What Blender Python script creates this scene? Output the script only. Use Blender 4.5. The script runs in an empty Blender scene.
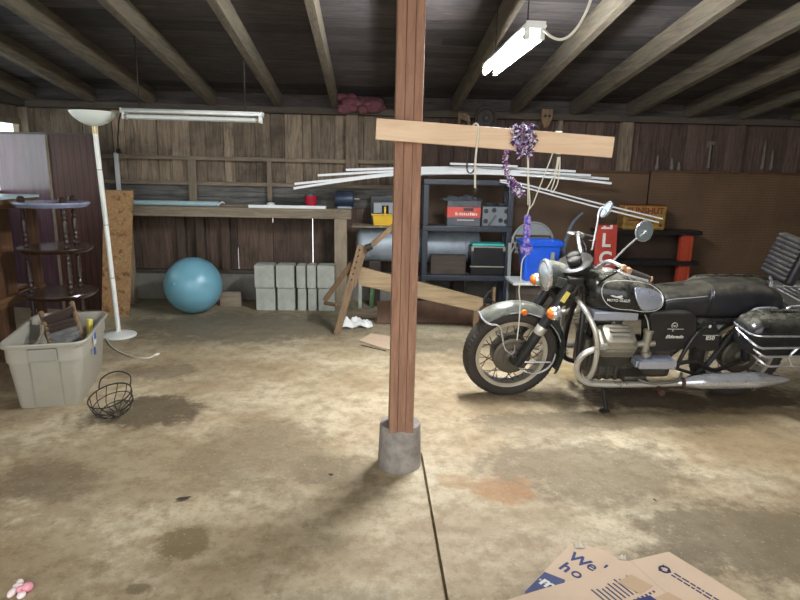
import bpy, bmesh, math, random
import numpy as np
from mathutils import Vector, Matrix, Quaternion, noise as mnoise
random.seed(7)
scn = bpy.context.scene
COL = scn.collection
R = math.radians

# ------------------------------------------------------------------ camera
FPX, CAM_H, PITCH, YAW, ROLL = 590.0, 1.42, R(12.3), R(3.0), R(1.2)
def _basis():
    f = Vector((math.sin(YAW)*math.cos(PITCH), math.cos(YAW)*math.cos(PITCH), -math.sin(PITCH)))
    r = Vector((math.cos(YAW), -math.sin(YAW), 0)); u = r.cross(f)
    return f, r*math.cos(ROLL)+u*math.sin(ROLL), -r*math.sin(ROLL)+u*math.cos(ROLL)
CF, CR, CU = _basis()
cam = bpy.data.cameras.new('camera'); cam.sensor_width = 36; cam.lens = 36*FPX/800
cam.clip_start = .05; cam.clip_end = 200
camo = bpy.data.objects.new('camera', cam); COL.objects.link(camo)
_m = Matrix((CR, CU, -CF)).transposed().to_4x4(); _m.translation = (0, 0, CAM_H)
camo.matrix_world = _m
scn.camera = camo

# ------------------------------------------------------------------ world, light, exposure
w = bpy.data.worlds.new('world'); scn.world = w; w.use_nodes = True
bg = w.node_tree.nodes['Background']; bg.inputs[0].default_value = (.93, .97, 1, 1); bg.inputs[1].default_value = .72
scn.view_settings.view_transform = 'Standard'; scn.view_settings.look = 'None'
scn.view_settings.gamma = 1; scn.view_settings.use_curve_mapping = False
scn.view_settings.exposure = 2.22
scn.cycles.use_denoising = True
scn.cycles.max_bounces = 8
scn.cycles.diffuse_bounces = 5
TUBE_STRENGTH = 80.0
por = bpy.data.lights.new('door_portal', 'AREA'); por.shape = 'RECTANGLE'; por.size = 8.6; por.size_y = 2.75
por.cycles.is_portal = True
poro = bpy.data.objects.new('door_portal', por); COL.objects.link(poro)
poro.location = (.8, -1.0, 1.4); poro.rotation_euler = (R(90), 0, 0)   # looks to +Y, into the shed

# ------------------------------------------------------------------ helpers
def ray(px, py):
    return CF + CR*((px-400)/FPX) - CU*((py-300)/FPX)
def at(px, py, Y):
    r = ray(px, py); t = Y/r.y; return Vector((r.x*t, Y, CAM_H+r.z*t))
def flo(px, py, z=0.0):
    r = ray(px, py); t = (z-CAM_H)/r.z; return Vector((r.x*t, r.y*t, z))

def lin(h):
    if isinstance(h, str):
        h = h.lstrip('#'); c = [int(h[i:i+2], 16)/255 for i in (0, 2, 4)]
    else: c = [x/255 for x in h]
    return tuple((x/12.92 if x <= .04045 else ((x+.055)/1.055)**2.4) for x in c)+(1,)

class NT:
    def __init__(s, name):
        s.m = bpy.data.materials.new(name); s.m.use_nodes = True
        s.t = s.m.node_tree; s.b = s.t.nodes['Principled BSDF']
    def n(s, typ, **kw):
        nd = s.t.nodes.new(typ)
        for k, v in kw.items(): setattr(nd, k, v)
        return nd
    def l(s, a, b): s.t.links.new(a, b)
    def math(s, op, a, b=None, c=None, clamp=False):
        nd = s.n('ShaderNodeMath', operation=op); nd.use_clamp = clamp
        for i, v in enumerate((a, b, c)):
            if v is None: continue
            if isinstance(v, (int, float)): nd.inputs[i].default_value = v
            else: s.l(v, nd.inputs[i])
        return nd.outputs[0]
    def coords(s, scale=(1, 1, 1), world=False):
        mp = s.n('ShaderNodeMapping'); mp.inputs['Scale'].default_value = scale
        if world:
            g = s.n('ShaderNodeNewGeometry'); s.l(g.outputs['Position'], mp.inputs[0])
        else:
            tc = s.n('ShaderNodeTexCoord'); s.l(tc.outputs['Object'], mp.inputs[0])
        return mp.outputs[0]
    def noise(s, vec, scale, detail=4, rough=.6, dist=0):
        nd = s.n('ShaderNodeTexNoise'); nd.inputs['Scale'].default_value = scale
        nd.inputs['Detail'].default_value = detail; nd.inputs['Roughness'].default_value = rough
        nd.inputs['Distortion'].default_value = dist
        if vec is not None: s.l(vec, nd.inputs['Vector'])
        return nd.outputs['Fac']
    def ramp(s, fac, stops):
        nd = s.n('ShaderNodeValToRGB'); e = nd.color_ramp.elements
        while len(e) < len(stops): e.new(.5)
        for i, (p, c) in enumerate(stops):
            e[i].position = p; e[i].color = c if len(c) == 4 else tuple(c)+(1,)
        s.l(fac, nd.inputs[0]); return nd.outputs[0]
    def mix(s, fac, a, b, mode='MIX'):
        nd = s.n('ShaderNodeMix', data_type='RGBA', blend_type=mode)
        for sock, v in ((nd.inputs[0], fac), (nd.inputs[6], a), (nd.inputs[7], b)):
            if isinstance(v, (int, float)): sock.default_value = v
            elif isinstance(v, tuple): sock.default_value = v
            else: s.l(v, sock)
        return nd.outputs[2]
    def smooth(s, v, lo, hi):
        nd = s.n('ShaderNodeMapRange', interpolation_type='SMOOTHSTEP')
        nd.inputs[1].default_value = lo; nd.inputs[2].default_value = hi
        s.l(v, nd.inputs[0]); return nd.outputs[0]
    def bump(s, h, strength=.3, dist=.01):
        nd = s.n('ShaderNodeBump'); nd.inputs['Strength'].default_value = strength
        nd.inputs['Distance'].default_value = dist; s.l(h, nd.inputs['Height']); s.l(nd.outputs[0], s.b.inputs['Normal'])
    def set(s, **kw):
        names = dict(color='Base Color', rough='Roughness', metal='Metallic', ec='Emission Color', es='Emission Strength',
                     trans='Transmission Weight', ior='IOR', alpha='Alpha', coat='Coat Weight', spec='Specular IOR Level')
        for k, v in kw.items():
            i = s.b.inputs[names[k]]
            if isinstance(v, (int, float, tuple)): i.default_value = v
            else: s.l(v, i)

def paint(name, c, rough=.5, metal=0.0, var=.12, dust=0.0, dustc='8c8672', scale=9, bump=0.0):
    """plain colour with mottling and, optionally, settled dust on the upper faces"""
    n = NT(name); c = lin(c); v = n.coords()
    f = n.noise(v, scale, 5, .65)
    a = tuple(x*(1-var) for x in c[:3])+(1,); b = tuple(min(1, x*(1+var)) for x in c[:3])+(1,)
    colr = n.ramp(f, [(.3, a), (.7, b)])
    r = n.math('MULTIPLY_ADD', f, .2, rough-.1, clamp=True)
    if dust > 0:
        g = n.n('ShaderNodeNewGeometry'); sx = n.n('ShaderNodeSeparateXYZ'); n.l(g.outputs['Normal'], sx.inputs[0])
        up = n.smooth(sx.outputs[2], .15, .95)
        d = n.noise(v, scale*2.3, 6, .7)
        m = n.math('MULTIPLY', n.math('MULTIPLY_ADD', up, .85, .15), n.smooth(d, .25, .7))
        m = n.math('MULTIPLY', m, dust, clamp=True)
        colr = n.mix(m, colr, lin(dustc)); r = n.math('MAXIMUM', r, n.math('MULTIPLY', m, .9))
        if metal: n.set(metal=n.math('MULTIPLY_ADD', m, -metal, metal, clamp=True))
    elif metal: n.set(metal=metal)
    n.set(color=colr, rough=r)
    if bump: n.bump(n.noise(v, scale*5, 4), bump, .004)
    return n.m

def wood(name, c1, c2, axis='X', scale=1.0, rough=.8, island=.35, stain=.3, stainc='2a241e', bump=.35, knots=False):
    n = NT(name); k = .09
    sc = {'X': (k, 1, 1), 'Y': (1, k, 1), 'Z': (1, 1, k)}[axis]
    g = n.n('ShaderNodeNewGeometry'); rnd = g.outputs['Random Per Island']
    tc = n.n('ShaderNodeTexCoord'); ad = n.n('ShaderNodeVectorMath', operation='ADD')
    cmb = n.n('ShaderNodeCombineXYZ')
    for i in range(3): n.l(n.math('MULTIPLY', rnd, 17.0+i*5), cmb.inputs[i])
    n.l(tc.outputs['Object'], ad.inputs[0]); n.l(cmb.outputs[0], ad.inputs[1])
    mp = n.n('ShaderNodeMapping'); mp.inputs['Scale'].default_value = sc; n.l(ad.outputs[0], mp.inputs[0])
    f = n.noise(mp.outputs[0], 38*scale, 6, .65, .8)
    colr = n.ramp(f, [(.28, lin(c1)), (.72, lin(c2))])
    big = n.noise(ad.outputs[0], 2.6*scale, 5, .65)
    colr = n.mix(n.math('MULTIPLY', n.smooth(big, .45, .75), stain), colr, lin(stainc))
    br = n.math('MULTIPLY_ADD', rnd, island*2, 1-island)
    nd = n.n('ShaderNodeMix', data_type='RGBA', blend_type='MULTIPLY'); nd.inputs[0].default_value = 1
    n.l(colr, nd.inputs[6]); cc = n.n('ShaderNodeCombineColor')
    for i in range(3): n.l(br, cc.inputs[i])
    n.l(cc.outputs[0], nd.inputs[7])
    n.set(color=nd.outputs[2], rough=rough); n.bump(f, bump, .004)
    return n.m

def glow(name, c, strength):
    n = NT(name); n.set(color=lin(c), ec=lin(c), es=strength); return n.m

def chain_matrix(o):
    m = Matrix.Identity(4)
    while o is not None:
        m = o.matrix_basis @ m; o = o.parent
    return m

def crom(pts, n=8, closed=False):
    pts = [Vector(p) for p in pts]; out = []; N = len(pts)
    if N < 3: return pts
    for i in range(N if closed else N-1):
        g = (lambda k: pts[k % N]) if closed else (lambda k: pts[min(max(k, 0), N-1)])
        p0, p1, p2, p3 = g(i-1), g(i), g(i+1), g(i+2)
        for j in range(n):
            t = j/n
            out.append(.5*((2*p1)+(p2-p0)*t+(2*p0-5*p1+4*p2-p3)*t*t+(3*p1-p0-3*p2+p3)*t**3))
    if not closed: out.append(pts[-1])
    return out

class MB:
    def __init__(s, M=None): s.bm = bmesh.new(); s.M = M or Matrix.Identity(4)
    def v(s, co): return s.bm.verts.new(s.M @ Vector(co))
    def f(s, vs):
        try: return s.bm.faces.new(vs)
        except ValueError: return None
    def mergebm(s, b, M=None):
        me = bpy.data.meshes.new('tmp'); b.transform(s.M @ (M or Matrix.Identity(4))); b.to_mesh(me); b.free()
        s.bm.from_mesh(me); bpy.data.meshes.remove(me); return s
    def box(s, c, d, bev=0.0, M=None, seg=2):
        b = bmesh.new(); bmesh.ops.create_cube(b, size=1)
        bmesh.ops.scale(b, vec=d, verts=b.verts)
        if bev > 0:
            for f_ in bmesh.ops.bevel(b, geom=list(b.edges), offset=min(bev, min(d)*.45), segments=seg, profile=.6, affect='EDGES')['faces']: f_.smooth = True
        T = Matrix.Translation(c)
        return s.mergebm(b, T @ M if M else T)
    def bb(s, lo, hi, bev=0.0, seg=2):
        lo, hi = Vector(lo), Vector(hi)
        return s.box((lo+hi)/2, tuple(abs(x) for x in (hi-lo)), bev, None, seg)
    def bar(s, p0, p1, wx, wy, up=(0, 0, 1), bev=0.0):
        """a beam from p0 to p1; wx across, wy along `up`"""
        p0, p1 = Vector(p0), Vector(p1); d = p1-p0; z = d.normalized(); u = Vector(up)
        x = u.cross(z)
        if x.length < 1e-4: x = Vector((1, 0, 0)).cross(z)
        x.normalize(); y = z.cross(x)
        return s.box((p0+p1)/2, (wx, wy, d.length), bev, Matrix((x, y, z)).transposed().to_4x4())
    def rings(s, rs, cap=True, closed=False):
        vs = [[s.v(p) for p in r] for r in rs]; n = len(vs[0])
        rng = range(len(vs) if closed else len(vs)-1)
        for i in rng:
            a, b = vs[i], vs[(i+1) % len(vs)]
            for j in range(n):
                q = s.f((a[j], a[(j+1) % n], b[(j+1) % n], b[j]))
                if q: q.smooth = True
        if cap and not closed: s.f(vs[0][::-1]); s.f(vs[-1])
        return s
    def tube(s, pts, r, seg=8, smooth=0, closed=False, cap=True):
        rr = r if hasattr(r, '__len__') else None
        if smooth:
            n0 = len(pts); pts = crom(pts, smooth, closed)
            if rr is not None: rr = np.interp(np.linspace(0, n0-1, len(pts)), range(n0), rr)
        pts = [Vector(p) for p in pts]; N = len(pts)
        if rr is None: rr = [r]*N
        tan = []
        for i in range(N):
            a = pts[(i-1) % N] if closed else pts[max(i-1, 0)]; b = pts[(i+1) % N] if closed else pts[min(i+1, N-1)]
            t = (b-a); tan.append(t.normalized() if t.length > 1e-9 else Vector((0, 0, 1)))
        u = tan[0].orthogonal().normalized(); rs = []
        for i in range(N):
            if i: 
                q = tan[i-1].rotation_difference(tan[i]); u = q @ u
            u = (u-tan[i]*u.dot(tan[i])).normalized(); w_ = tan[i].cross(u)
            rs.append([pts[i]+(u*math.cos(2*math.pi*k/seg)+w_*math.sin(2*math.pi*k/seg))*rr[i] for k in range(seg)])
        return s.rings(rs, cap, closed)
    def cyl(s, p0, p1, r0, r1=None, seg=20): return s.tube([p0, p1], [r0, r0 if r1 is None else r1], seg)
    def lathe(s, prof, o=(0, 0, 0), axis=(0, 0, 1), seg=28, cap=True, sx=1.0, sy=1.0):
        """prof: (radius, height along axis)"""
        z = Vector(axis).normalized(); x = Vector((1, 0, 0)) if abs(z.x) < .9 else Vector((0, 0, 1))
        x = (x-z*x.dot(z)).normalized(); y = z.cross(x); o = Vector(o)
        rs = [[o+z*h+(x*math.cos(2*math.pi*k/seg)*sx+y*math.sin(2*math.pi*k/seg)*sy)*max(r, 1e-4) for k in range(seg)] for r, h in prof]
        return s.rings(rs, cap)
    def ball(s, c, r, seg=20, M=None):
        b = bmesh.new(); bmesh.ops.create_uvsphere(b, u_segments=seg, v_segments=max(6, seg//2), radius=1)
        for f_ in b.faces: f_.smooth = True
        rr = r if hasattr(r, '__len__') else (r, r, r)
        bmesh.ops.scale(b, vec=rr, verts=b.verts)
        T = Matrix.Translation(c); return s.mergebm(b, T @ M if M else T)
    def prism(s, poly, d):
        """poly: 3D points of a flat outline, extruded by vector d"""
        d = Vector(d); a = [s.v(p) for p in poly]; b = [s.v(Vector(p)+d) for p in poly]; n = len(a)
        s.f(a[::-1]); s.f(b)
        for i in range(n): s.f((a[i], a[(i+1) % n], b[(i+1) % n], b[i]))
        return s
    def grid(s, fn, nu, nv, thick=0.0):
        vs = [[s.v(fn(i/nu, j/nv)) for j in range(nv+1)] for i in range(nu+1)]
        fs = []
        for i in range(nu):
            for j in range(nv):
                q = s.f((vs[i][j], vs[i+1][j], vs[i+1][j+1], vs[i][j+1])); fs.append(q)
                if q: q.smooth = True
        if thick:
            s.bm.normal_update(); bmesh.ops.solidify(s.bm, geom=[f for f in fs if f], thickness=thick)
        return s
    def build(s, name, mat, parent=None, sharp=.6, recalc=True):
        bm = s.bm
        if recalc: bmesh.ops.recalc_face_normals(bm, faces=list(bm.faces))
        bm.normal_update()
        for e in bm.edges:
            if len(e.link_faces) == 2 and e.calc_face_angle(0) > sharp: e.smooth = False
        o = bpy.data.objects.new(name, bpy.data.meshes.new(name)); COL.objects.link(o)
        if parent is not None:
            o.parent = parent; bm.transform(chain_matrix(parent).inverted())
        elif len(bm.verts):
            cs = [v.co for v in bm.verts]
            c = Vector(((min(p.x for p in cs)+max(p.x for p in cs))/2, (min(p.y for p in cs)+max(p.y for p in cs))/2, min(p.z for p in cs)))
            bm.transform(Matrix.Translation(-c)); o.location = c
        bm.to_mesh(o.data); bm.free(); o.data.materials.append(mat)
        return o

def tag(o, label, cat, group=None):
    o['label'] = label; o['category'] = cat
    if group: o['group'] = group
    return o
def thing(name, label, cat, loc, rot=(0, 0, 0), group=None):
    o = bpy.data.objects.new(name, None); COL.objects.link(o); o.location = loc; o.rotation_euler = rot
    o.empty_display_size = .1
    return tag(o, label, cat, group)
def struct(o): o['kind'] = 'structure'; return o
def lab(o, s): o['label'] = s; return o

def text_mesh(body, size=1.0, shear=0.0, ext=.0008, bold=0.0, spacing=1.0):
    cu = bpy.data.curves.new('lettering', 'FONT'); cu.body = body; cu.size = size; cu.shear = shear; cu.extrude = ext
    cu.offset = bold; cu.space_character = spacing; cu.align_x = 'CENTER'; cu.align_y = 'CENTER'
    o = bpy.data.objects.new('lettering', cu); COL.objects.link(o)
    dg = bpy.context.evaluated_depsgraph_get(); dg.update()
    me = bpy.data.meshes.new_from_object(o.evaluated_get(dg))
    b = bmesh.new(); b.from_mesh(me)
    bpy.data.objects.remove(o); bpy.data.curves.remove(cu); bpy.data.meshes.remove(me)
    return b
def frame(o, x, up):
    """matrix with local x along x, y along up, z outwards"""
    x = Vector(x).normalized(); up = Vector(up); up = (up-x*up.dot(x)).normalized(); z = x.cross(up)
    m = Matrix((x, up, z)).transposed().to_4x4(); m.translation = o; return m
def text(body, size, M, mat, parent=None, name='lettering', **kw):
    mb = MB(); mb.mergebm(text_mesh(body, size, **kw), M); return mb.build(name, mat, parent)

# ------------------------------------------------------------------ materials
M = {}
M['board'] = wood('weathered_board', '54483b', '9c8a74', 'Z', 1, .85, .42, .7, '2b2622')
M['deck'] = wood('roof_deck', '1f1d1f', '4c4541', 'X', 1, .9, .55, .5, '1d1c20')
M['rafter'] = wood('rafter_wood', '40392f', '736753', 'Y', 1, .85, .15, .45, '4d5240')
M['trimX'] = wood('ledger_wood', '6b5f50', '9c8d76', 'X', 1, .85, .2, .4)
M['trimZ'] = wood('stud_wood', '6b5f50', '9a8b76', 'Z', 1, .85, .2, .4)
M['dark_beam'] = wood('dark_plate', '3a342e', '5d5347', 'X', 1, .9, .2, .4)
M['post'] = wood('post_wood', '7a5541', 'ab8065', 'Z', 1.2, .75, .13, .3, '5a3d31')
M['pine'] = wood('pine_board', 'cba784', 'e4c6a4', 'X', .8, .6, .05, .12, 'a5794f', .15)
M['bench'] = wood('bench_wood', '6f6454', 'a09079', 'X', 1, .8, .2, .35)
M['benchZ'] = wood('bench_post', '83745f', 'ad9c84', 'Z', 1, .8, .15, .25)
M['counter'] = wood('counter_wood', '412b1b', '6b482d', 'Z', .9, .55, .15, .3, '36200f', .15)
M['counterY'] = wood('counter_rail', '4f3520', '7d5836', 'Y', .9, .5, .15, .2, '36200f', .15)
M['plow'] = wood('saw_horse_wood', '6e5c43', 'a08a68', 'X', .7, .7, .12, .2, '4f3c28', .2)
M['plowZ'] = wood('saw_horse_leg', '5f4b36', '8a6f50', 'Z', 1, .75, .12, .3, '3a2c20', .2)
M['spindle'] = paint('dark_turned_wood', '34261f', .4, var=.25, dust=.3, dustc='5a5048')
M['tier'] = paint('dark_tier_wood', '38291f', .2, var=.25, dust=.12, dustc='6a5f55')
M['pale_tier'] = paint('window_sheen_top', '8489a0', .25, var=.15)  # window reflection on the top tier painted as a pale colour
M['osb'] = None
n = NT('particle_board'); v = n.coords()
vo = n.n('ShaderNodeTexVoronoi'); vo.inputs['Scale'].default_value = 42; n.l(v, vo.inputs['Vector'])
c_ = n.ramp(n.noise(v, 30, 6, .75, 1.5), [(.3, lin('745638')), (.5, lin('98744b')), (.7, lin('b29064'))])
c_ = n.mix(.10, c_, vo.outputs['Color'], 'OVERLAY'); c_ = n.mix(n.smooth(n.noise(v, 14, 3), .55, .68), c_, lin('6b4a2c'))
n.set(color=c_, rough=.8); M['osb'] = n.m
M['white'] = paint('white_plastic', 'e4e6e4', .35, var=.04)
M['white_enamel'] = paint('white_enamel', 'd8dad4', .4, var=.08)
M['cream'] = paint('lamp_white', 'e8e9df', .35, var=.04)
M['frost'] = paint('frosted_bowl', 'e6ebe2', .4, var=.02)
M['black_plastic'] = paint('shelf_plastic', '252a34', .45, var=.1, dust=.35, dustc='6d7076')
M['black'] = paint('black_paint', '17171a', .35, var=.15)
M['black_rubber'] = paint('tyre_rubber', '322c27', .75, var=.25, dust=.4, dustc='6d6354', bump=.3)
M['wire'] = paint('black_wire', '1d1a18', .5, var=.2)
M['bike_black'] = paint('dusty_black_enamel', '131317', .22, var=.12, dust=.55, dustc='8a8674', scale=7)
M['bike_black_low'] = paint('satin_black', '17171a', .4, var=.15, dust=.35, dustc='6e6656', scale=8)
M['bike_dusty'] = paint('dust_dulled_enamel', '3b3e3c', .28, .1, var=.1, dust=.6, dustc='9a9884', scale=5)
M['leather'] = paint('black_vinyl', '1a1a22', .33, var=.15, dust=.42, dustc='7d765f', scale=8)
M['chrome'] = paint('chrome', 'dcdde0', .22, .75, var=.05, dust=.2, dustc='8d8674')
M['dull_chrome'] = paint('tarnished_chrome', 'c6c2b8', .3, .6, var=.14, dust=.3, dustc='7d725c')
M['alloy'] = paint('cast_alloy', 'a8a293', .48, .75, var=.14, dust=.35, dustc='857a64')
M['alloy_dark'] = paint('oily_alloy', '6b665c', .5, .7, var=.22, dust=.35, dustc='6a5f4b')
M['spoke'] = paint('dark_spoke', '4f4a42', .45, .6, var=.1)
M['rim'] = paint('alloy_rim', 'c9c4b6', .35, .75, var=.08)
M['silver'] = paint('satin_silver', 'b0b5c2', .3, .5, var=.08)
M['orange_lens'] = paint('orange_lens', 'e0742c', .2, var=.08)
M['amber_old'] = paint('old_tan_rubber', 'b78a66', .7, var=.1)
M['brass'] = paint('pale_brass', 'c9b68c', .35, .4, var=.05)
M['glass_lens'] = paint('lamp_lens', 'bcc6c8', .12, .55, var=.05)
M['mirror'] = paint('mirror_back', '93a1a6', .3, .5, var=.08, dust=.25)
M['yellow_label'] = paint('yellow_label', 'e0cb62', .5, var=.05)
M['white_print'] = paint('white_print', 'd6d3ca', .5, var=.05)
M['blue_ball'] = paint('ball_vinyl', '73a6b6', .33, var=.05)
M['tote'] = paint('tote_plastic', '9f9a8b', .5, var=.05)
M['tote_dark'] = paint('tote_darker_plastic', '8f8b7e', .5, var=.05)  # slightly darker plastic of the handles and ribs
M['blue_plastic'] = paint('blue_bin', '1b55c8', .4, var=.06)
M['grey_plastic'] = paint('grey_chair_plastic', '868a87', .5, var=.08)
M['red_plastic'] = paint('red_cup', 'b32038', .4, var=.06)
M['yellow_plastic'] = paint('yellow_toolbox', 'e0b52c', .4, var=.08)
M['grey_lid'] = paint('grey_toolbox_lid', '8f959a', .5, var=.08)
M['navy'] = paint('navy_steel', '27344a', .4, .3, var=.2, dust=.4, dustc='6f7880')
M['galv'] = paint('galvanised_tank', 'a3adb5', .45, .35, var=.3, scale=5, dust=.3, dustc='6f675a')
M['rust'] = paint('rusty_steel', '5a4232', .7, .4, var=.35, scale=6)
M['iron'] = paint('dark_iron', '3a3430', .6, .5, var=.25)
M['conc_block'] = paint('concrete_block', 'a5a79b', .9, var=.22, scale=8, bump=.4)
M['footing'] = paint('rough_footing', '8f877e', .9, var=.32, scale=16, bump=.6)
M['found'] = paint('foundation_concrete', '7b776d', .9, var=.35, scale=3.5, bump=.4)
M['rope'] = paint('pale_rope', 'd9d2c0', .8, var=.1)
M['cord_white'] = paint('white_cord', 'd8d5c6', .5, var=.05)
M['cord_dark'] = paint('dark_cord', '1c1b1b', .5, var=.05)
M['red_bag'] = paint('red_print', 'c9493c', .55, var=.12)
M['grey_bag'] = paint('charcoal_print', '4d5257', .6, var=.3, scale=20)
M['case_grey'] = paint('case_plastic', '6e7478', .5, var=.1)
M['teal'] = paint('teal_lid', '3fb0a8', .4, var=.05)
M['sign_red'] = paint('red_sign', 'a8382b', .5, var=.15)
M['orange_wood'] = paint('orange_boards', 'a03a20', .55, var=.15)
M['crate_yellow'] = paint('worn_yellow_tin', '8c6c30', .55, var=.4, scale=14)
M['crate_red'] = paint('dark_red_print', '6b2a17', .6, var=.15)
M['insul'] = paint('pink_insulation', '6c4147', .95, var=.3, scale=20, bump=.5)
M['cloth'] = paint('white_cloth', 'dcdcd6', .85, var=.06)
M['card'] = paint('cardboard', 'c6ad92', .85, var=.05, scale=5)
M['card_tan'] = paint('cardboard_patch', 'b79a7a', .85, var=.05)
M['card_blue'] = paint('blue_print', '17265e', .6, var=.08)
M['card_ink'] = paint('dark_blue_print', '2a2e4c', .7, var=.05)
M['film'] = paint('clear_tape_film', 'cdc2ae', .25, var=.05)
M['label_blue'] = paint('blue_label', '2d4f9a', .5, var=.05)
M['pink'] = paint('pink_toy', 'e79aa6', .5, var=.06)
M['toy_white'] = paint('pale_toy', 'efdcd8', .5, var=.05)
M['purple'] = paint('violet_rope', '6a5ac0', .7, var=.35, scale=60)
n = NT('mixed_rope_yarn'); v = n.coords()
n.set(color=n.ramp(n.noise(v, 55, 3, .6), [(.36, lin('3f3a96')), (.48, lin('6a62c8')), (.56, lin('b7a5d8')), (.64, lin('b05a8c'))]), rough=.75); M['purple'] = n.m
M['leaf'] = paint('dead_leaf', '3a3026', .8, var=.3)
M['tool'] = paint('aged_steel_tool', '6d655b', .6, .3, var=.2)
M['green_metal'] = paint('green_stake', '4e6b46', .6, var=.15)
M['pale_trim'] = paint('pale_plaster_edge', '9aa3a0', .6, var=.15)
M['counter_top'] = paint('pale_counter_top', 'a9c4c9', .3, var=.08)  # pale blue carries the window's reflection on the counter
M['low_board'] = wood('bench_shade_board', '382d25', '6a5647', 'Z', 1, .85, .3, .5, '211b17')  # shade below the bench put into the tone of boards and studs
M['brown_board'] = wood('red_brown_board', '3a2c25', '69544a', 'Z', 1, .85, .3, .5, '221a17')
M['grey_board'] = wood('grey_ledge_board', '383736', '86837c', 'X', .8, .85, .2, .6, '26282b')
M['tube'] = glow('lit_tube', 'f4f8ff', TUBE_STRENGTH)
M['tube_off'] = paint('unlit_tube', 'cdd1cc', .3, var=.03)
# garland foil: each petal its own colour
n = NT('garland_foil'); g_ = n.n('ShaderNodeNewGeometry')
c_ = n.ramp(g_.outputs['Random Per Island'], [(0, lin('33205e')), (.24, lin('64398c')), (.42, lin('bd6896')), (.55, lin('2a2348')), (.66, lin('f2edf4'))])
c_.node.color_ramp.interpolation = 'CONSTANT'; n.set(color=c_, rough=.35); M['foil'] = n.m
# glossy laminate of the tall cabinet, dark grooved panelling
n = NT('glossy_laminate'); v = n.coords((6, 6, .5))
n.set(color=n.ramp(n.noise(v, 5, 5), [(.3, lin('453038')), (.7, lin('664c58'))]), rough=.27, coat=.35, spec=.8); M['laminate'] = n.m
n = NT('grooved_panelling'); tc = n.n('ShaderNodeTexCoord'); sx = n.n('ShaderNodeSeparateXYZ'); n.l(tc.outputs['Object'], sx.inputs[0])
fr = n.math('FRACT', n.math('MULTIPLY', sx.outputs[0], 17.0)); gr = n.math('LESS_THAN', fr, .14)
c_ = n.ramp(n.noise(n.coords((8, 8, .6)), 5, 6), [(.3, lin('3a211b')), (.7, lin('59352b'))])
c_ = n.mix(gr, c_, lin('241512')); n.set(color=c_, rough=.5); M['panelling'] = n.m
# pegboard
n = NT('pegboard'); tc = n.n('ShaderNodeTexCoord'); sx = n.n('ShaderNodeSeparateXYZ'); n.l(tc.outputs['Object'], sx.inputs[0])
dx = n.math('SUBTRACT', n.math('FRACT', n.math('MULTIPLY', sx.outputs[0], 34.0)), .5); dz = n.math('SUBTRACT', n.math('FRACT', n.math('MULTIPLY', sx.outputs[2], 34.0)), .5)
d_ = n.math('SQRT', n.math('ADD', n.math('MULTIPLY', dx, dx), n.math('MULTIPLY', dz, dz)))
c_ = n.ramp(n.noise(n.coords(), 2.2, 6, .6), [(.3, lin('4f3b28')), (.7, lin('6b523a'))])
c_ = n.mix(n.math('LESS_THAN', d_, .17), c_, lin('1c130c')); n.set(color=c_, rough=.65); M['peg'] = n.m
# window pane: mostly clear, a little reflective
n = NT('window_glass'); out = [x for x in n.t.nodes if x.type == 'OUTPUT_MATERIAL'][0]
tr = n.n('ShaderNodeBsdfTransparent'); gl = n.n('ShaderNodeBsdfGlossy'); gl.inputs['Roughness'].default_value = .05; mx = n.n('ShaderNodeMixShader'); mx.inputs[0].default_value = .08
tr.inputs[0].default_value = (.92, .95, .94, 1)
n.l(tr.outputs[0], mx.inputs[1]); n.l(gl.outputs[0], mx.inputs[2]); n.l(mx.outputs[0], out.inputs[0]); M['pane'] = n.m
# floor: old stained concrete
STAINS_AND_SHADE = [  # px, py, rx, ry in the photograph's frame, strength, colour
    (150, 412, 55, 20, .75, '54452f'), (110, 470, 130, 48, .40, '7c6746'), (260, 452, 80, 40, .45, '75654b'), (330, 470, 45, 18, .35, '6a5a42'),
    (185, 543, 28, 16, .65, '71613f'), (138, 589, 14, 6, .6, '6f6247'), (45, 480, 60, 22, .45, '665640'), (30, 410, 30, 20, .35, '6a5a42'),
    (160, 372, 40, 9, .45, '5f5340'), (240, 326, 130, 16, .55, '5a5243'), (430, 345, 60, 8, .4, '6a6250'), (620, 420, 160, 9, .45, '57492f'), (590, 470, 110, 34, .50, '66583f'), (760, 540, 130, 44, .60, '64563f'),  # includes a wide darker patch in front of the bench
    (540, 425, 70, 16, .40, '6d6048'), (690, 397, 150, 13, .62, '43382a'), (500, 490, 34, 16, .55, '9a6b3c'), (455, 480, 20, 9, .40, '95703f'), (570, 372, 20, 10, .35, 'a08a4a'),  # dark strip below the motorcycle paints its shadow along with oil
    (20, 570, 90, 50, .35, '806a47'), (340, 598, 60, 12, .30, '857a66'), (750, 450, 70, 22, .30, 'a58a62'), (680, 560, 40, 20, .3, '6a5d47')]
n = NT('stained_concrete')
pos = n.n('ShaderNodeNewGeometry').outputs['Position']
f1 = n.noise(pos, 1.1, 7, .62); f2 = n.noise(pos, 9, 8, .7); f3 = n.noise(pos, 95, 5, .8)
c_ = n.ramp(f1, [(.30, lin('8d7755')), (.48, lin('b3a080')), (.66, lin('d2c5a6'))])
c_ = n.mix(n.math('MULTIPLY', n.smooth(f2, .42, .66), .6), c_, lin('806a48'))
c_ = n.mix(n.math('MULTIPLY', n.smooth(n.noise(pos, 3.3, 6, .65), .52, .66), .35), c_, lin('8d8064'))
sy = n.n('ShaderNodeSeparateXYZ'); n.l(pos, sy.inputs[0])
c_ = n.mix(n.math('MULTIPLY', n.smooth(sy.outputs[1], 4.0, 6.0), .6), c_, lin('7d7861'))  # olive concrete, darkened to paint in the dimmer light at the back
wob = n.n('ShaderNodeTexNoise'); wob.inputs['Scale'].default_value = 3.2; wob.inputs['Detail'].default_value = 6; wob.inputs['Roughness'].default_value = .65; n.l(pos, wob.inputs['Vector'])
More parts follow.
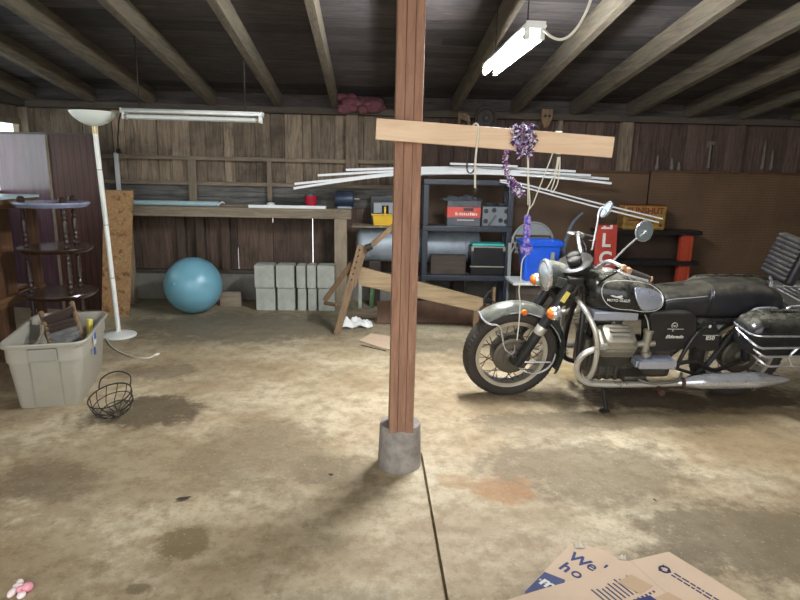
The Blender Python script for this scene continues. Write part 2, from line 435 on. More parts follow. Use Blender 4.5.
wo2 = n.n('ShaderNodeTexNoise'); wo2.inputs['Scale'].default_value = 13; wo2.inputs['Detail'].default_value = 5; wo2.inputs['Roughness'].default_value = .7; n.l(pos, wo2.inputs['Vector'])
wmx = n.n('ShaderNodeMix', data_type='RGBA'); wmx.inputs[0].default_value = .5; n.l(wob.outputs['Color'], wmx.inputs[6]); n.l(wo2.outputs['Color'], wmx.inputs[7])
wv = n.n('ShaderNodeVectorMath', operation='MULTIPLY_ADD'); n.l(wmx.outputs[2], wv.inputs[0]); wv.inputs[1].default_value = (2.6, 2.6, 0); wv.inputs[2].default_value = (-1.3, -1.3, 0)
for px, py, rx, ry, st, cc in STAINS_AND_SHADE:
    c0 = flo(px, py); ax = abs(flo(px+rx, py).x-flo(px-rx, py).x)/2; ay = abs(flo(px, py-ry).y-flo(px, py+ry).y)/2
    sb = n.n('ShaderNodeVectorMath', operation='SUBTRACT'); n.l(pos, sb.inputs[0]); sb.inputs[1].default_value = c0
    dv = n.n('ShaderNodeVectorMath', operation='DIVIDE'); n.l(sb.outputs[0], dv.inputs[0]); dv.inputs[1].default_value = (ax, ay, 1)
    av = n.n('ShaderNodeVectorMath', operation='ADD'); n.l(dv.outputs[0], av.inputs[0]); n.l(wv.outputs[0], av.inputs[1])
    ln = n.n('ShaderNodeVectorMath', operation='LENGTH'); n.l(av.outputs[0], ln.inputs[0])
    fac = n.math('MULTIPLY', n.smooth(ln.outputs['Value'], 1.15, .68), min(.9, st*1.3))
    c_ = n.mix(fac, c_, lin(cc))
c_ = n.mix(n.math('MULTIPLY', n.smooth(n.noise(pos, 21, 7, .78), .5, .64), .38), c_, lin('6f5c3f'))
c_ = n.mix(n.math('MULTIPLY', n.smooth(f3, .56, .70), .55), c_, lin('57462f'))
c_ = n.mix(n.math('MULTIPLY', n.smooth(n.noise(pos, 46, 6, .8), .56, .70), .4), c_, lin('e6dcc0'))
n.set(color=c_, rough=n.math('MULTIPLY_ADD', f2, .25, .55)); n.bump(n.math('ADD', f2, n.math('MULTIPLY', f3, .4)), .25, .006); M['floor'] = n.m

# ================================================================== THE SHED
XL, XR, YB, YF = -3.6, 5.3, 6.55, -1.0
def roofz(y): return 2.035+(6.45-y)*.1405        # underside of the rafters
# floor: two slabs parted by the control joint
JX = .272
mb = MB()
mb.bb((XL-.1, -6, -.12), (JX-.006, 6.7, 0)); mb.bb((JX+.006, -6, -.12), (XR+.1, 6.7, 0)); mb.bb((JX-.006, 2.8, -.12), (JX+.006, 6.7, -.0005))
mb.bb((JX-.006, -6, -.12), (JX+.006, 2.8, -.03))
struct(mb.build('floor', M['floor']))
# back wall of upright boards with a few open gaps
mb = MB(); mlow = MB(); mright = MB(); x = XL-.05; rng = random.Random(3)
gaps = [at(147, 240, YB).x, at(141, 240, YB).x, at(312.5, 240, YB).x, at(237.5, 240, YB).x, at(273, 240, YB).x]
edges = [x]
while x < XR+.05:
    x += rng.uniform(.125, .20); edges.append(x)
for g in gaps:                                             # a board edge falls on every gap
    k = min(range(len(edges)), key=lambda i: abs(edges[i]-g)); edges[k] = g
for a, b in zip(edges[:-1], edges[1:]):
    ga = .0065 if abs(a-gaps[2]) < 1e-6 else (.0045 if any(abs(a-g) < 1e-6 for g in gaps) else .0004)
    for g, zs in ((gaps[0], ((.28, .55), (.80, .86), (.93, 1.02))), (gaps[1], ((.28, .62), (.70, .88), (.93, 1.02))), (gaps[2], ((.28, .36),)), (gaps[3], ((.56, 1.02),)), (gaps[4], ((.28, .84), (.90, .97)))):
        if abs(a-g) < 1e-6:
            for z0, z1 in zs: mlow.bb((a-.03, YB+.0225, z0), (a+.04, YB+.035, z1))  # unseen outer strips, added to block daylight along parts of the gaps
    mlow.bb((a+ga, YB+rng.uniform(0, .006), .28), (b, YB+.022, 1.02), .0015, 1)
    (mb if a < .5 else mright).bb((a+.0035, YB+rng.uniform(0, .014), 1.02), (b, YB+.028, 2.35), .003, 1)
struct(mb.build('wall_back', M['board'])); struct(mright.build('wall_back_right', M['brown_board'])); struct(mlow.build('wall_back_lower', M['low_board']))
struct(MB().bb((XL, YB+.03, 1.02), (XR, YB+.04, 2.35)).build('wall_back_sheathing', M['dark_beam']))
mb = MB(); x = XL
for z0, z1 in ((1.02, 1.11), (1.115, 1.235)): mb.bb((-3.0, YB-.03, z0), (.35, YB-.004, z1), .003)
struct(mb.build('trim_1', M['grey_board']))
struct(MB().bb((XL, 6.44, 0), (XR, 6.7, .285), .01).build('foundation_wall', M['found']))
struct(MB().bb((XL, 6.46, .285), (.6, YB, .325), .004).build('baseboard_back', M['dark_beam']))
# side walls: horizontal boards; an opening on the side of the counter holds a window
def side_wall(X, name, win=None, t=.03):
    mb = MB(); z = 0.0
    while z < 3.1:
        z1 = z+.165
        if win and z1 > win[2]+.01 and z < win[3]-.01:
            mb.bb((X-t, YF, z), (X, win[0], z1-.001), .002, 1); mb.bb((X-t, win[1], z), (X, 6.7, z1-.001), .002, 1)
        else: mb.bb((X-t, YF, z), (X, 6.7, z1-.001), .002, 1)
        z = z1
    return struct(mb.build(name, M['board']))
WIN = (2.6, 6.42, 1.155, 1.815)
side_wall(XL, 'wall_left', WIN); side_wall(XR+.03, 'wall_right')
mb = MB()
for z in (WIN[2]-.02, WIN[3]+.02): mb.bb((XL-.04, WIN[0]-.05, z-.025), (XL+.02, WIN[1]+.05, z+.025), .003)
for y in (WIN[0]-.02, 3.8, 5.0, WIN[1]+.02): mb.bb((XL-.04, y-.025, WIN[2]), (XL+.02, y+.025, WIN[3]), .003)
wf = struct(mb.build('window_1', M['trimZ']))
struct(MB().bb((XL-.018, WIN[0], WIN[2]), (XL-.014, WIN[1], WIN[3])).build('window_pane', M['pane'], wf))
struct(MB().bb((XL, 6.46, 0), (XL+.09, 6.54, 1.985), .004).build('trim_2', M['trimZ']))
struct(MB().bb((XL, YF, 1.99), (XL+.10, 6.5, 2.10), .004).build('trim_3', M['dark_beam']))
mb = MB(); xx = 3.0
while xx < XR:
    mb.bb((xx, YF-.03, 0), (min(xx+.165, XR), YF, 3.3), .002, 1); xx += .168
struct(mb.build('wall_front_blocker', M['board']))  # unseen wall piece, added to cut the daylight on this side
# roof deck and rafters
mb = MB(); y = YF; rng = random.Random(5)
RH = .15
while y < 6.75:
    y1 = y+rng.uniform(.14, .2)
    za, zb = roofz(y)+RH, roofz(y1)+RH
    xs = sorted([XL-.1, XR+.1]+[rng.uniform(XL, XR) for _ in range(2)])
    for a, b in zip(xs[:-1], xs[1:]):
        lo = rng.uniform(0, .006)
        p = [(a+.001, y+.001, za+lo), (b-.001, y+.001, za+lo), (b-.001, y1-.002, zb+lo), (a+.001, y1-.002, zb+lo)]
        mb.prism(p, (0, 0, .022))
    y = y1
struct(mb.build('ceiling', M['deck']))
struct(MB().prism([(XL-.1, YF, roofz(YF)+RH+.035), (XR+.1, YF, roofz(YF)+RH+.035), (XR+.1, 6.75, roofz(6.75)+RH+.035), (XL-.1, 6.75, roofz(6.75)+RH+.035)], (0, 0, .02)).build('roof_slab', M['dark_beam']))
RX = [-3.45, -2.85, -2.25, -1.63, -.965, -.38, .262, .868, 1.503, 2.142, 2.755, 3.384, 3.99, 4.6]
for x in RX:
    struct(MB().bar((x, YF, roofz(YF)+RH/2), (x, 6.6, roofz(6.6)+RH/2), .060, RH, bev=.003).build('ceiling_beam', M['rafter']))
struct(MB().bb((XL, 6.42, 1.985), (XR, YB, 2.05), .004).build('trim_4', M['dark_beam']))
struct(MB().bb((XL, 6.5, 2.05), (XR, 6.56, 2.25)).build('trim_5', M['deck']))
k = 6
def trim(lo, hi, m):
    global k
    struct(MB().bb(lo, hi, .004).build('trim_%d' % k, m)); k += 1
trim((-3.2, 6.47, 1.492), (.33, 6.515, 1.532), M['trimX'])
trim((-2.9, 6.47, 1.232), (.33, 6.515, 1.272), M['trimX'])
for px, z0, z1, wd in ((193.5, 1.04, 1.492, .085), (270, 1.08, 1.492, .05)):
    x = at(px, 180, 6.5).x; trim((x-wd/2, 6.46, z0), (x+wd/2, 6.50, z1), M['trimZ'])
for px, wd in ((627.5, .12), (742, .07), (352, .13), (560, .05)):
    x = at(px, 140, 6.45).x; trim((x-wd/2, 6.455, 1.47 if px > 400 else 1.40), (x+wd/2, 6.55, 1.985), M['board'] if px < 700 else M['brown_board'])
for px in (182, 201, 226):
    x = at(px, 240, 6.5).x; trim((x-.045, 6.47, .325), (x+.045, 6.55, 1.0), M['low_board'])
# pegboard sheets on the wall, a batten above
struct(MB().bb((.62, 6.50, .25), (3.06, 6.515, 1.45), .002).build('wall_panel', M['peg']))
struct(MB().bb((3.07, 6.485, .25), (XR, 6.50, 1.465), .002).build('wall_panel', M['peg']))
trim((.62, 6.45, .285), (XR, 6.50, .33), M['dark_beam'])
trim((.62, 6.478, 1.452), (3.05, 6.50, 1.478), M['counter'])
trim((3.07, 6.465, 1.466), (XR, 6.50, 1.492), M['counter'])

# ================================================================== POST AND CROSS BOARD
PX, PY = .158, 2.665
t = thing('support_post', 'tall reddish wooden post of three planks standing in a round concrete footing', 'post', (PX, PY, 0))
for i in (-1, 0, 1):
    x = PX+i*.0385
    MB().bar((x-.003, PY, .205), (x+.0035, PY+.0, roofz(PY)+RH-.01), .0375, .135, up=(0, 1, 0), bev=.003).build('plank', M['post'], t)
mb = MB(); mb.lathe([(.108, 0), (.106, .02), (.102, .15), (.1, .205), (.096, .218), (.0, .218)], (PX-.003, PY+.03, 0), seg=40)
lab(mb.build('footing', M['footing'], t), 'rough round concrete footing')
cb0, cb1 = at(376, 129, 2.572), at(612, 147.5, 2.562)
cb = tag(MB().bar(cb0, cb1, .037, .086, up=(0, 0, 1), bev=.003).build('cross_board', M['pine']), 'light new pine board nailed crosswise to the post', 'board')
# turn so the wide face looks to the door: bar() puts wx across and wy up

# ================================================================== LIGHT FIXTURES
def shop_light(name, label, p0, p1, wd, lit, chains):
    p0, p1 = Vector(p0), Vector(p1); d = (p1-p0); L = d.length; d.normalize()
    t = thing(name, label, 'light fixture', (p0+p1)/2); s_ = Vector((-d.y, d.x, 0))
    Mx = Matrix((d, s_, Vector((0, 0, 1)))).transposed().to_4x4(); Mx.translation = (p0+p1)/2
    mb = MB(Mx)   # channel with sloped reflector wings
    sec = [(-wd*.36, 0), (wd*.36, 0), (wd*.40, .008), (wd*.3, .03), (-wd*.3, .03), (-wd*.40, .008)]
    mb.rings([[(x, a, b) for a, b in sec] for x in (-L/2, L/2)]); mb.build('channel', M['white_enamel'], t)
    for e in (-1, 1):
        mb = MB(Mx); mb.bb((e*(L/2-.004)-.006, -wd*.36, -.004), (e*(L/2-.004)+.006, wd*.36, .031), .003); mb.build('end_plate', M['white_enamel'], t)
        for sgn in (-1, 1):
            mb = MB(Mx); mb.bb((e*(L/2-.02)-.008, sgn*wd*.27-.014, -.052), (e*(L/2-.02)+.008, sgn*wd*.27+.014, .002), .005); mb.build('lamp_holder', M['white_enamel'], t)
    for sgn in (-1, 1):
        mb = MB(Mx); mb.cyl((-L/2+.03, sgn*wd*.27, -.032), (L/2-.03, sgn*wd*.27, -.032), .0165, seg=14)
        tb = mb.build('tube', M['tube'] if lit else M['tube_off'], t)
        for e in (-1, 1): 
            mb = MB(Mx); mb.cyl((e*(L/2-.05), sgn*wd*.27, -.032), (e*(L/2-.028), sgn*wd*.27, -.032), .0172, seg=12); mb.build('tube_cap', M['alloy'], tb)
    for f_ in chains:
        q = Mx @ Vector((f_*L/2, 0, .03)); top = roofz(q.y)+RH
        mb = MB(); mb.tube([q, (q.x, q.y, top)], .0035, 6); mb.build('chain', M['iron'], t)
    return t
shop_light('lit_tube_light', 'switched-on twin fluorescent tube fixture hanging from the rafters', at(536, 27.5, 3.02), at(536, 27.5, 3.02)+Vector((0, 1.14, 0)), .135, True, (-.7, .7))
t2 = shop_light('unlit_tube_light', 'unlit dusty white twin fluorescent fixture hanging above the wall bench', (-1.94, 4.9, 1.825), (-.855, 4.9, 1.82), .13, False, (-.75, .75))
mb = MB(); mb.tube([at(544, 30, 3.03), at(551, 36.5, 2.98), at(560, 39.5, 2.95), at(569, 36, 2.93), at(579, 25, 2.9), at(587, 10, 2.88), at(592, -4, 2.86)], .0065, 8, 8)
mb.build('power_cord', M['cord_white'], bpy.data.objects['lit_tube_light'])
mb = MB(); p = at(122, 110, 4.9); mb.tube([p, at(119, 120, 5.2), at(118, 135, 5.9), at(118, 150, 6.44)], .006, 6, 6); mb.box(at(118.5, 151, 6.44), (.035, .03, .05), .004)
mb.build('power_cord', M['cord_dark'], t2)

# ================================================================== REAR BENCH
t = thing('workbench', 'long rough wooden bench along the back wall behind the blue ball', 'workbench', (-1.3, 6.3, 0))
mb = MB()
for i in range(3): mb.bb((-2.56, 6.15+i*.105, .985), (-.20, 6.15+i*.105+.102, 1.025), .004)
mb.build('bench_top', M['bench'], t)
mb = MB(); mb.bb((-2.56, 6.155, .925), (-.20, 6.195, .985), .004); mb.build('apron', M['bench'], t)
MB().bb((-.375, 6.17, 0), (-.245, 6.26, .985), .005).build('leg', M['benchZ'], t)
MB().bb((-2.56, 6.17, 0), (-2.46, 6.26, .985), .005).build('leg', M['benchZ'], t)
BZ = 1.025
mb = MB(); mb.tube([(-2.5, 6.24, BZ+.028), (-1.56, 6.22, BZ+.028)], .027, 14)
tag(mb.build('white_pipe', M['counter_top']), 'thick pale blue-white plastic pipe lying at the OSB end of the bench', 'pipe')
mb = MB(); mb.tube([(-1.50, 6.205, BZ+.04), (-1.52, 6.18, BZ+.05), (-1.56, 6.17, BZ+.02)], .008, 8, 4); tag(mb.build('pipe_clip', M['white']), 'small white clip at the open end of the pale pipe', 'clip')
mb = MB(); mb.bb((-1.25, 6.165, BZ), (-.46, 6.205, BZ+.03), .003); tag(mb.build('trim_strip', M['white']), 'short white trim strip lying on the bench below the red cup', 'strip')
mb = MB(); mb.bb((-2.5, 6.285, BZ), (-.62, 6.32, BZ+.02), .003); tag(mb.build('long_batten', M['trimX']), 'long brown wooden batten lying on the bench behind the white strips', 'batten')
t = thing('red_cup', 'small red plastic cup holding grey bits on the bench', 'cup', (-.625, 6.28, BZ))
mb = MB(); mb.lathe([(.052, 0), (.064, .115), (.068, .12), (.068, .128), (.061, .128), (.050, .01), (0, .01)], (-.625, 6.28, BZ)); mb.build('cup_body', M['red_plastic'], t)
mb = MB()
for i in range(9): mb.ball((-.625+random.uniform(-.03, .03), 6.28+random.uniform(-.03, .03), BZ+.12+random.uniform(0, .015)), (.02, .016, .014), 8)
lab(mb.build('cup_contents', M['grey_lid'], t), 'grey bits heaped in the cup')
t = thing('navy_motor', 'dark blue round steel motor on the bench beside the red cup', 'motor', (-.265, 6.33, BZ))
mb = MB(); mb.lathe([(.05, -.005), (.082, 0), (.088, .02), (.088, .17), (.08, .19), (.03, .195)], (-.37, 6.33, BZ+.10), (1, 0, 0), 28); mb.build('motor_body', M['navy'], t)
mb = MB(); mb.cyl((-.17, 6.33, BZ+.1), (-.12, 6.33, BZ+.1), .012); mb.build('shaft', M['alloy'], t)
mb = MB(); mb.bb((-.35, 6.28, BZ), (-.20, 6.38, BZ+.022), .003); mb.build('mounting_foot', M['grey_lid'], t)
rng = random.Random(4)
mb = MB(); mb.lathe([(.05, 0), (.055, .012), (.035, .05), (.012, .058), (0, .06)], (-1.03, 6.22, BZ), seg=12); tag(mb.build('crumpled_paper', M['cloth']), 'small crumpled white paper on the bench under a wall stud', 'paper')
# white upright rod and strip near lamp
mb = MB(); x = at(117, 170, 6.44).x; mb.bb((x-.022, 6.44, 1.04), (x+.022, 6.46, 1.55), .003)
tag(mb.build('upright_slat', M['white_enamel']), 'narrow white slat standing upright on the bench against the wall rails', 'slat')
# ball
mb = MB(); mb.ball((-1.745, 5.83, .277), .277, 64); mb.lathe([(.016, 0), (.016, .006), (.006, .009), (0, .009)], (-1.745-.11, 5.83-.25, .33), (-.38, -.9, .18), 14)
tag(mb.build('exercise_ball', M['blue_ball']), 'large blue exercise ball on the floor before the bench', 'ball')
mb = MB(); p = at(231, 306, 6.2); mb.bb((p.x-.09, 6.10, 0), (p.x+.13, 6.155, .15), .006); mb.bb((p.x-.08, 6.11, .15), (p.x+.12, 6.15, .153))
tag(mb.build('wooden_box', M['bench']), 'small brown wooden box on the floor beside the blue ball', 'box')
# concrete blocks: two courses
def block(x0, x1, z0, label, groove=None):
    mb = MB(); mb.bb((x0+.004, 5.93, z0), (x1-.004, 6.13, z0+.232), .012, 2)
    mb.bb((x0+.02, 5.955, z0+.232), (x1-.02, 6.11, z0+.236), .002, 1)
    o = mb.build('concrete_block', M['conc_block']); tag(o, label, 'block', 'grey blocks stacked under the bench')
    return o
xs = [-1.172, -.965, -.955, -.765, -.75, -.65, -.645, -.545, -.54, -.357]
nm = ['at the ball end', 'second from the ball', 'narrow, in the middle', 'narrow, second from the bench leg', 'beside the bench leg']
for i in range(5):
    for zi, z0 in enumerate((0, .2365)):
        block(xs[2*i]+(.01 if zi == 0 else 0), xs[2*i+1]+(.005 if zi == 0 else 0), z0, 'grey concrete block %s of the %s course' % (nm[i], ('bottom', 'top')[zi]))
# OSB offcut
p0, p1 = flo(109, 317), flo(133, 316)
mb = MB(); mb.prism([(-2.555, 5.60, 0), (-2.31, 5.64, 0), (-2.27, 5.85, 1.185), (-2.53, 5.81, 1.188)], (0, .014, .004))
tag(mb.build('particle_board', M['osb']), 'narrow particle board offcut leaning on the bench beside the white lamp', 'board')

# ================================================================== LEFT SIDE: COUNTER, CABINET, STAND
t = thing('wall_counter', 'tall brown wooden counter with pale top under the side window', 'counter', (-3.05, 3.6, 0))
X0 = -2.635
mb = MB(); mb.bb((XL+.03, 2.3, 1.165), (X0+.03, 4.84, 1.185), .003); lab(mb.build('counter_top', M['counter_top'], t), 'glossy counter top, window reflection in its pale blue')
mb = MB(); mb.bb((X0-.02, 2.3, 1.10), (X0+.02, 4.82, 1.165), .004); mb.bb((XL+.05, 4.78, 1.10), (X0, 4.82, 1.165), .004); mb.build('top_rail', M['counterY'], t)
mb = MB(); mb.bb((X0-.02, 2.3, .40), (X0+.02, 4.82, .47), .004); mb.bb((XL+.05, 4.78, .40), (X0-.02, 4.82, .47), .004); mb.build('lower_rail', M['counterY'], t)
for y in (2.5, 3.4, 4.27, 4.78):
    mb = MB(); mb.bb((X0-.035, y-.035, .0), (X0+.012, y+.035, 1.11), .004); mb.build('stile', M['counter'], t)
mb = MB(); mb.bb((X0-.09, 2.3, .45), (X0-.075, 4.6, 1.11)); mb.build('back_panel', M['counter'], t)
mb = MB(); mb.bb((X0-.05, 2.3, .03), (X0-.035, 4.45, .41)); mb.build('lower_panel', M['counter'], t)
mb = MB(); mb.bb((XL+.05, 2.3, .46), (X0-.09, 4.78, .48)); mb.build('shelf', M['counter'], t)
t = thing('tall_cabinet', 'tall dark brown panelled cabinet behind the lamp and plant stand', 'cabinet', (-3.05, 6.05, 0))
c0 = Vector((-3.05, 5.9, 0)); c1 = Vector((-3.585, 5.99, 0)); c2 = Vector((-2.605, 5.9, 0)); hz = 1.69
def vp(a, b, z0, z1, th, m, nm):
    d = (b-a).normalized(); nrm = Vector((-d.y, d.x, 0))
    if nrm.y < 0: nrm = -nrm
    mb = MB(); mb.prism([(a.x, a.y, z0), (b.x, b.y, z0), (b.x, b.y, z1), (a.x, a.y, z1)], nrm*th); return mb.build(nm, m, t)
lab(vp(c1, c0-Vector((.012, -.002, 0)), 0, hz, .02, M['laminate'], 'glossy_panel'), 'glossy side catching the window light')
lab(vp(c0+Vector((.012, 0, 0)), c2, 0, hz, .02, M['panelling'], 'door_panel'), 'dark door with fine upright grooves')
mb = MB(); mb.bb((-3.062, 5.885, 0), (-3.037, 5.915, hz), .003); mb.build('corner_trim', M['trimZ'], t)
mb = MB(); mb.prism([(c1.x, c1.y, hz), (c0.x, c0.y-.015, hz), (c2.x, c2.y-.015, hz), (-2.95, 6.42, hz), (c1.x, 6.42, hz)], (0, 0, .02)); mb.build('cabinet_top', M['spindle'], t)
mb = MB(); mb.prism([(c2.x-.02, 5.925, 0), (c2.x-.005, 5.925, 0), (-2.95, 6.42, 0), (-2.965, 6.42, 0)], (0, 0, hz)); mb.build('side_panel', M['panelling'], t)
mb = MB(); mb.bb((-3.515, 5.975, hz-.012), (-3.06, 5.98, hz)); mb.M = Matrix.Identity(4)
mb.bm.free()
# plant stand
SX, SY = -2.318, 4.46
t = thing('plant_stand', 'dark turned-wood three-tier stand behind the grey tote', 'stand', (SX, SY, 0))
TZ = (1.143, .818, .482, .12)
for z in TZ:
    mb = MB(); mb.lathe([(.0, -.026), (.225, -.026), (.240, -.014), (.252, 0), (.248, .010), (.0, .010)], (SX, SY, z), seg=44)
    o = mb.build('tier', M['pale_tier'] if z == TZ[0] else M['tier'], t)
    if z == TZ[0]: lab(o, 'top shelf with pale window sheen in its colour')
def spindle(x, y, z0, z1):
    L = z1-z0; prof = []
    for u, r in ((0, .012), (.03, .018), (.07, .018), (.10, .010), (.16, .016), (.22, .011), (.28, .017), (.34, .012), (.42, .019), (.5, .013), (.58, .019), (.66, .012), (.72, .017), (.78, .011), (.84, .016), (.9, .010), (.93, .018), (.97, .018), (1, .012)):
        prof.append((r*1.12, z0+u*L))
    MB().lathe(prof, (x, y, 0), seg=14).build('spindle', M['spindle'], t)
for dx, dy in ((-.175, -.07), (.135, -.12), (.07, .16)):
    for a, b in zip(TZ[1:], TZ[:-1]): spindle(SX+dx, SY+dy, a+.008, b-.018)
    MB().lathe([(.012, 0), (.026, .004), (.03, .02), (.022, .036), (.012, .042), (0, .043)], (SX+dx*1.02, SY+dy, TZ[0]+.008), seg=16).build('finial', M['spindle'], t)
    MB().lathe([(.016, 0), (.026, .03), (.014, .10)], (SX+dx, SY+dy, 0), seg=14).build('foot', M['spindle'], t)
# torchiere lamp
LB = flo(119, 336); LX, LY = LB.x, LB.y
t = thing('floor_lamp', 'tall white torchiere floor lamp with upturned bowl shade', 'lamp', (LX, LY, 0))
ltop = at(93, 113, LY)
dirv = Vector((ltop.x-LX, 0, ltop.z)); lean = lambda z: Vector((LX+(ltop.x-LX)*z/ltop.z, LY, z))
mb = MB(); mb.lathe([(0, 0), (.138, 0), (.142, .008), (.138, .018), (.10, .03), (.03, .04), (.02, .05), (0, .05)], (LX, LY, 0), seg=48); mb.build('base', M['cream'], t)
for z0, z1 in ((.045, .50), (.505, .94), (.945, 1.38), (1.385, 1.66)):
    mb = MB(); mb.tube([lean(z0), lean(z1)], .0195, 20); mb.build('pole', M['cream'], t)
for z in (.5025, .9425, 1.3825):
    mb = MB(); mb.tube([lean(z-.004), lean(z+.004)], .0175, 16); mb.build('joint_ring', M['alloy_dark'], t)
mb = MB(); a, b = lean(1.66), lean(1.745)
for s_ in (-1, 1): mb.tube([a+Vector((s_*.016, 0, 0)), a+Vector((s_*.016, 0, .04)), b+Vector((s_*.022, 0, .0))], .006, 8)
mb.cyl(a+Vector((0, 0, .0)), b, .010, seg=12); lab(mb.build('neck', M['brass'], t), 'small brass-coloured neck')
sh = lean(1.72); prof = [(.025, .0), (.06, .008), (.105, .03), (.145, .062), (.17, .095), (.176, .108)]
mb = MB(); mb.lathe(prof+[(r-.004, h+.001) for r, h in prof[::-1]]+[(0, .004)], sh, seg=52, cap=False); mb.build('bowl_shade', M['frost'], t)
cp = [flo(107, 340, .01), flo(112, 347, .006), flo(122, 353, .006), flo(135, 357, .006), flo(148, 358, .006), flo(155, 355, .008)]
mb = MB(); mb.tube([Vector((LX-.03, LY-.12, .015))]+cp, .005, 8, 6); d = (cp[-1]-cp[-2]).normalized(); mb.bar(cp[-1], cp[-1]+d*.04, .02, .014, bev=.003)
mb.build('power_cord', M['cord_white'], t)

# grey tote
fl, frr, br_, bl_ = flo(2, 345, .40), flo(80, 345, .40), flo(106, 314, .40), flo(40, 313, .40)
ax = ((br_+bl_)/2-(fl+frr)/2); Lt = ax.length+.02; ax.normalize(); ctr = (fl+frr+br_+bl_)/4; W_t = .455
ang = math.atan2(ax.y, ax.x)
TM = Matrix.Translation((ctr.x, ctr.y, 0)) @ Matrix.Rotation(ang, 4, 'Z')     # local x = long axis, y = across
t = thing('storage_tote', 'large grey plastic storage tote without a lid', 'tote', (ctr.x, ctr.y, 0), (0, 0, ang))
def rrect(hx, hy, r, z, n=6):
    out = []
    for cx, cy, a0 in ((hx-r, hy-r, 0), (-hx+r, hy-r, 90), (-hx+r, -hy+r, 180), (hx-r, -hy+r, 270)):
        for i in range(n+1):
            a = R(a0+90*i/n); out.append((cx+r*math.cos(a), cy+r*math.sin(a), z))
    return out
mb = MB(TM); hl, hw = Lt/2, W_t/2
sec = [(-.064, 0), (-.06, .006), (-.028, .29), (-.020, .292), (-.018, .38), (0, .383), (.004, .40), (0, .408), (-.014, .405), (-.026, .38), (-.034, .29), (-.067, .012)]
mb.rings([rrect(hl+o, hw+o, .075+o*.6, z) for o, z in sec], cap=True); mb.build('tub', M['tote'], t)
for e in (-1, 1):
    mb = MB(TM); mb.bb((e*(hl-.012)-.012, -.075, .30), (e*(hl-.012)+.016, .075, .375), .006); o = mb.build('handle', M['tote_dark'], t)
    for y in (-.078, .078):
        mb = MB(TM); mb.prism([(e*(hl-.064), y-.004, .01), (e*(hl-.058), y-.004, .01), (e*(hl-.020), y-.004, .30), (e*(hl-.04), y-.004, .30)], (0, .008, 0)); mb.build('rib', M['tote_dark'], t)
mb = MB(TM)
for x, z in ((-.06, .335),): mb.bb((x-.055, -hw+.012, .30), (x+.02, -hw+.016-.006, .372), .001)
lab(mb.build('sticker', M['white_print'], t), 'white sticker with blue mark')
mb = MB(TM); mb.bb((-.095, -hw+.005, .335), (-.055, -hw+.009, .372), .001); mb.bb((-.115, -hw+.006, .24), (-.085, -hw+.014, .285), .001); lab(mb.build('sticker', M['label_blue'], t), 'blue sticker patches')
# contents of the tote
t = thing('slatted_rack', 'broken slatted wooden rack with round posts standing inside the grey tote', 'rack', TM @ Vector((.0, 0, .01)), (0, 0, ang))
RM = Matrix.Translation(TM @ Vector((-.06, 0, .03)))
a0, a1 = at(52, 352, 3.62), at(41, 313, 3.90); b0, b1 = at(84, 342, 3.78), at(72, 303, 4.02)
a0.z = max(a0.z, .06); b0.z = max(b0.z, .06)
for p, q in ((a0, a1), (b0, b1)):
    mb = MB(); d = q-p; mb.tube([p-d*.15, p, p+d*.3, p+d*.55, p+d*.8, q, q+d*.03], [.014, .015, .012, .02, .013, .018, .008], 12); mb.build('post', M['plowZ'], t)
for i in range(6):
    u = .05+.11*i; p, q = a0.lerp(a1, u), b0.lerp(b1, u)
    off = Vector((0, -.012, 0)); mb = MB(); mb.bar(p+off, q+off, .016, .028, bev=.003); mb.build('slat', M['spindle'] if i > 3 else M['grey_board'], t)
p, q = a0.lerp(a1, .72), b0.lerp(b1, .78); mb = MB(); mb.bar(p, q, .016, .085, bev=.004); mb.build('panel', M['spindle'], t)
tag(MB().bar(TM @ Vector((.18, -.12, .05)), TM @ Vector((.20, -.14, .40)), .03, .03, bev=.004).build('yellow_stick', M['yellow_label']), 'yellow painted stick poking up inside the grey tote', 'stick')
mb = MB(); mb.tube([TM @ Vector((-.24, .15, .30)), TM @ Vector((-.15, .1, .33)), TM @ Vector((-.02, .09, .38)), TM @ Vector((.03, .1, .41))], .010, 8, 5); tag(mb.build('bent_branch', M['bench']), 'thin bent greenish stick inside the tote beside the rack', 'stick')
mb = MB(TM); mb.bb((-.3, -.14, .012), (.3, .14, .05), .01); mb.bm.free()

# wire basket
BC = Vector((-1.475, 3.27, 0))
t = thing('wire_basket', 'small black wire basket with a hoop handle beside the tote', 'basket', BC)
tilt = Matrix.Translation(BC+Vector((0, 0, .09))) @ Matrix.Rotation(R(16), 4, 'X') @ Matrix.Rotation(R(-8), 4, 'Y')
br = .118
mb = MB(tilt)
circ = lambda r, z: [(r*math.cos(2*math.pi*i/36), r*math.sin(2*math.pi*i/36), z) for i in range(36)]
mb.tube(circ(br, .045), .0042, 6, closed=True); mb.tube(circ(br*.93, -.01), .003, 6, closed=True); mb.tube(circ(br*.72, -.055), .003, 6, closed=True)
for i in range(12):
    a = 2*math.pi*i/12; c, s_ = math.cos(a), math.sin(a); a2 = a+.45
    mb.tube([(br*c, br*s_, .045), (br*.95*math.cos(a+.2), br*.95*math.sin(a+.2), -.01), (br*.72*math.cos(a2), br*.72*math.sin(a2), -.055), (.02*math.cos(a2), .02*math.sin(a2), -.082)], .0026, 6, 4)
mb.build('basket_wires', M['wire'], t)
mb = MB(tilt); mb.tube([(-br*.78, br*.6, .045), (-.085, .115, .085), (-.03, .14, .108), (.035, .14, .108), (.09, .115, .085), (br*.78, br*.6, .045)], .004, 6, 6); mb.build('hoop_handle', M['wire'], t)

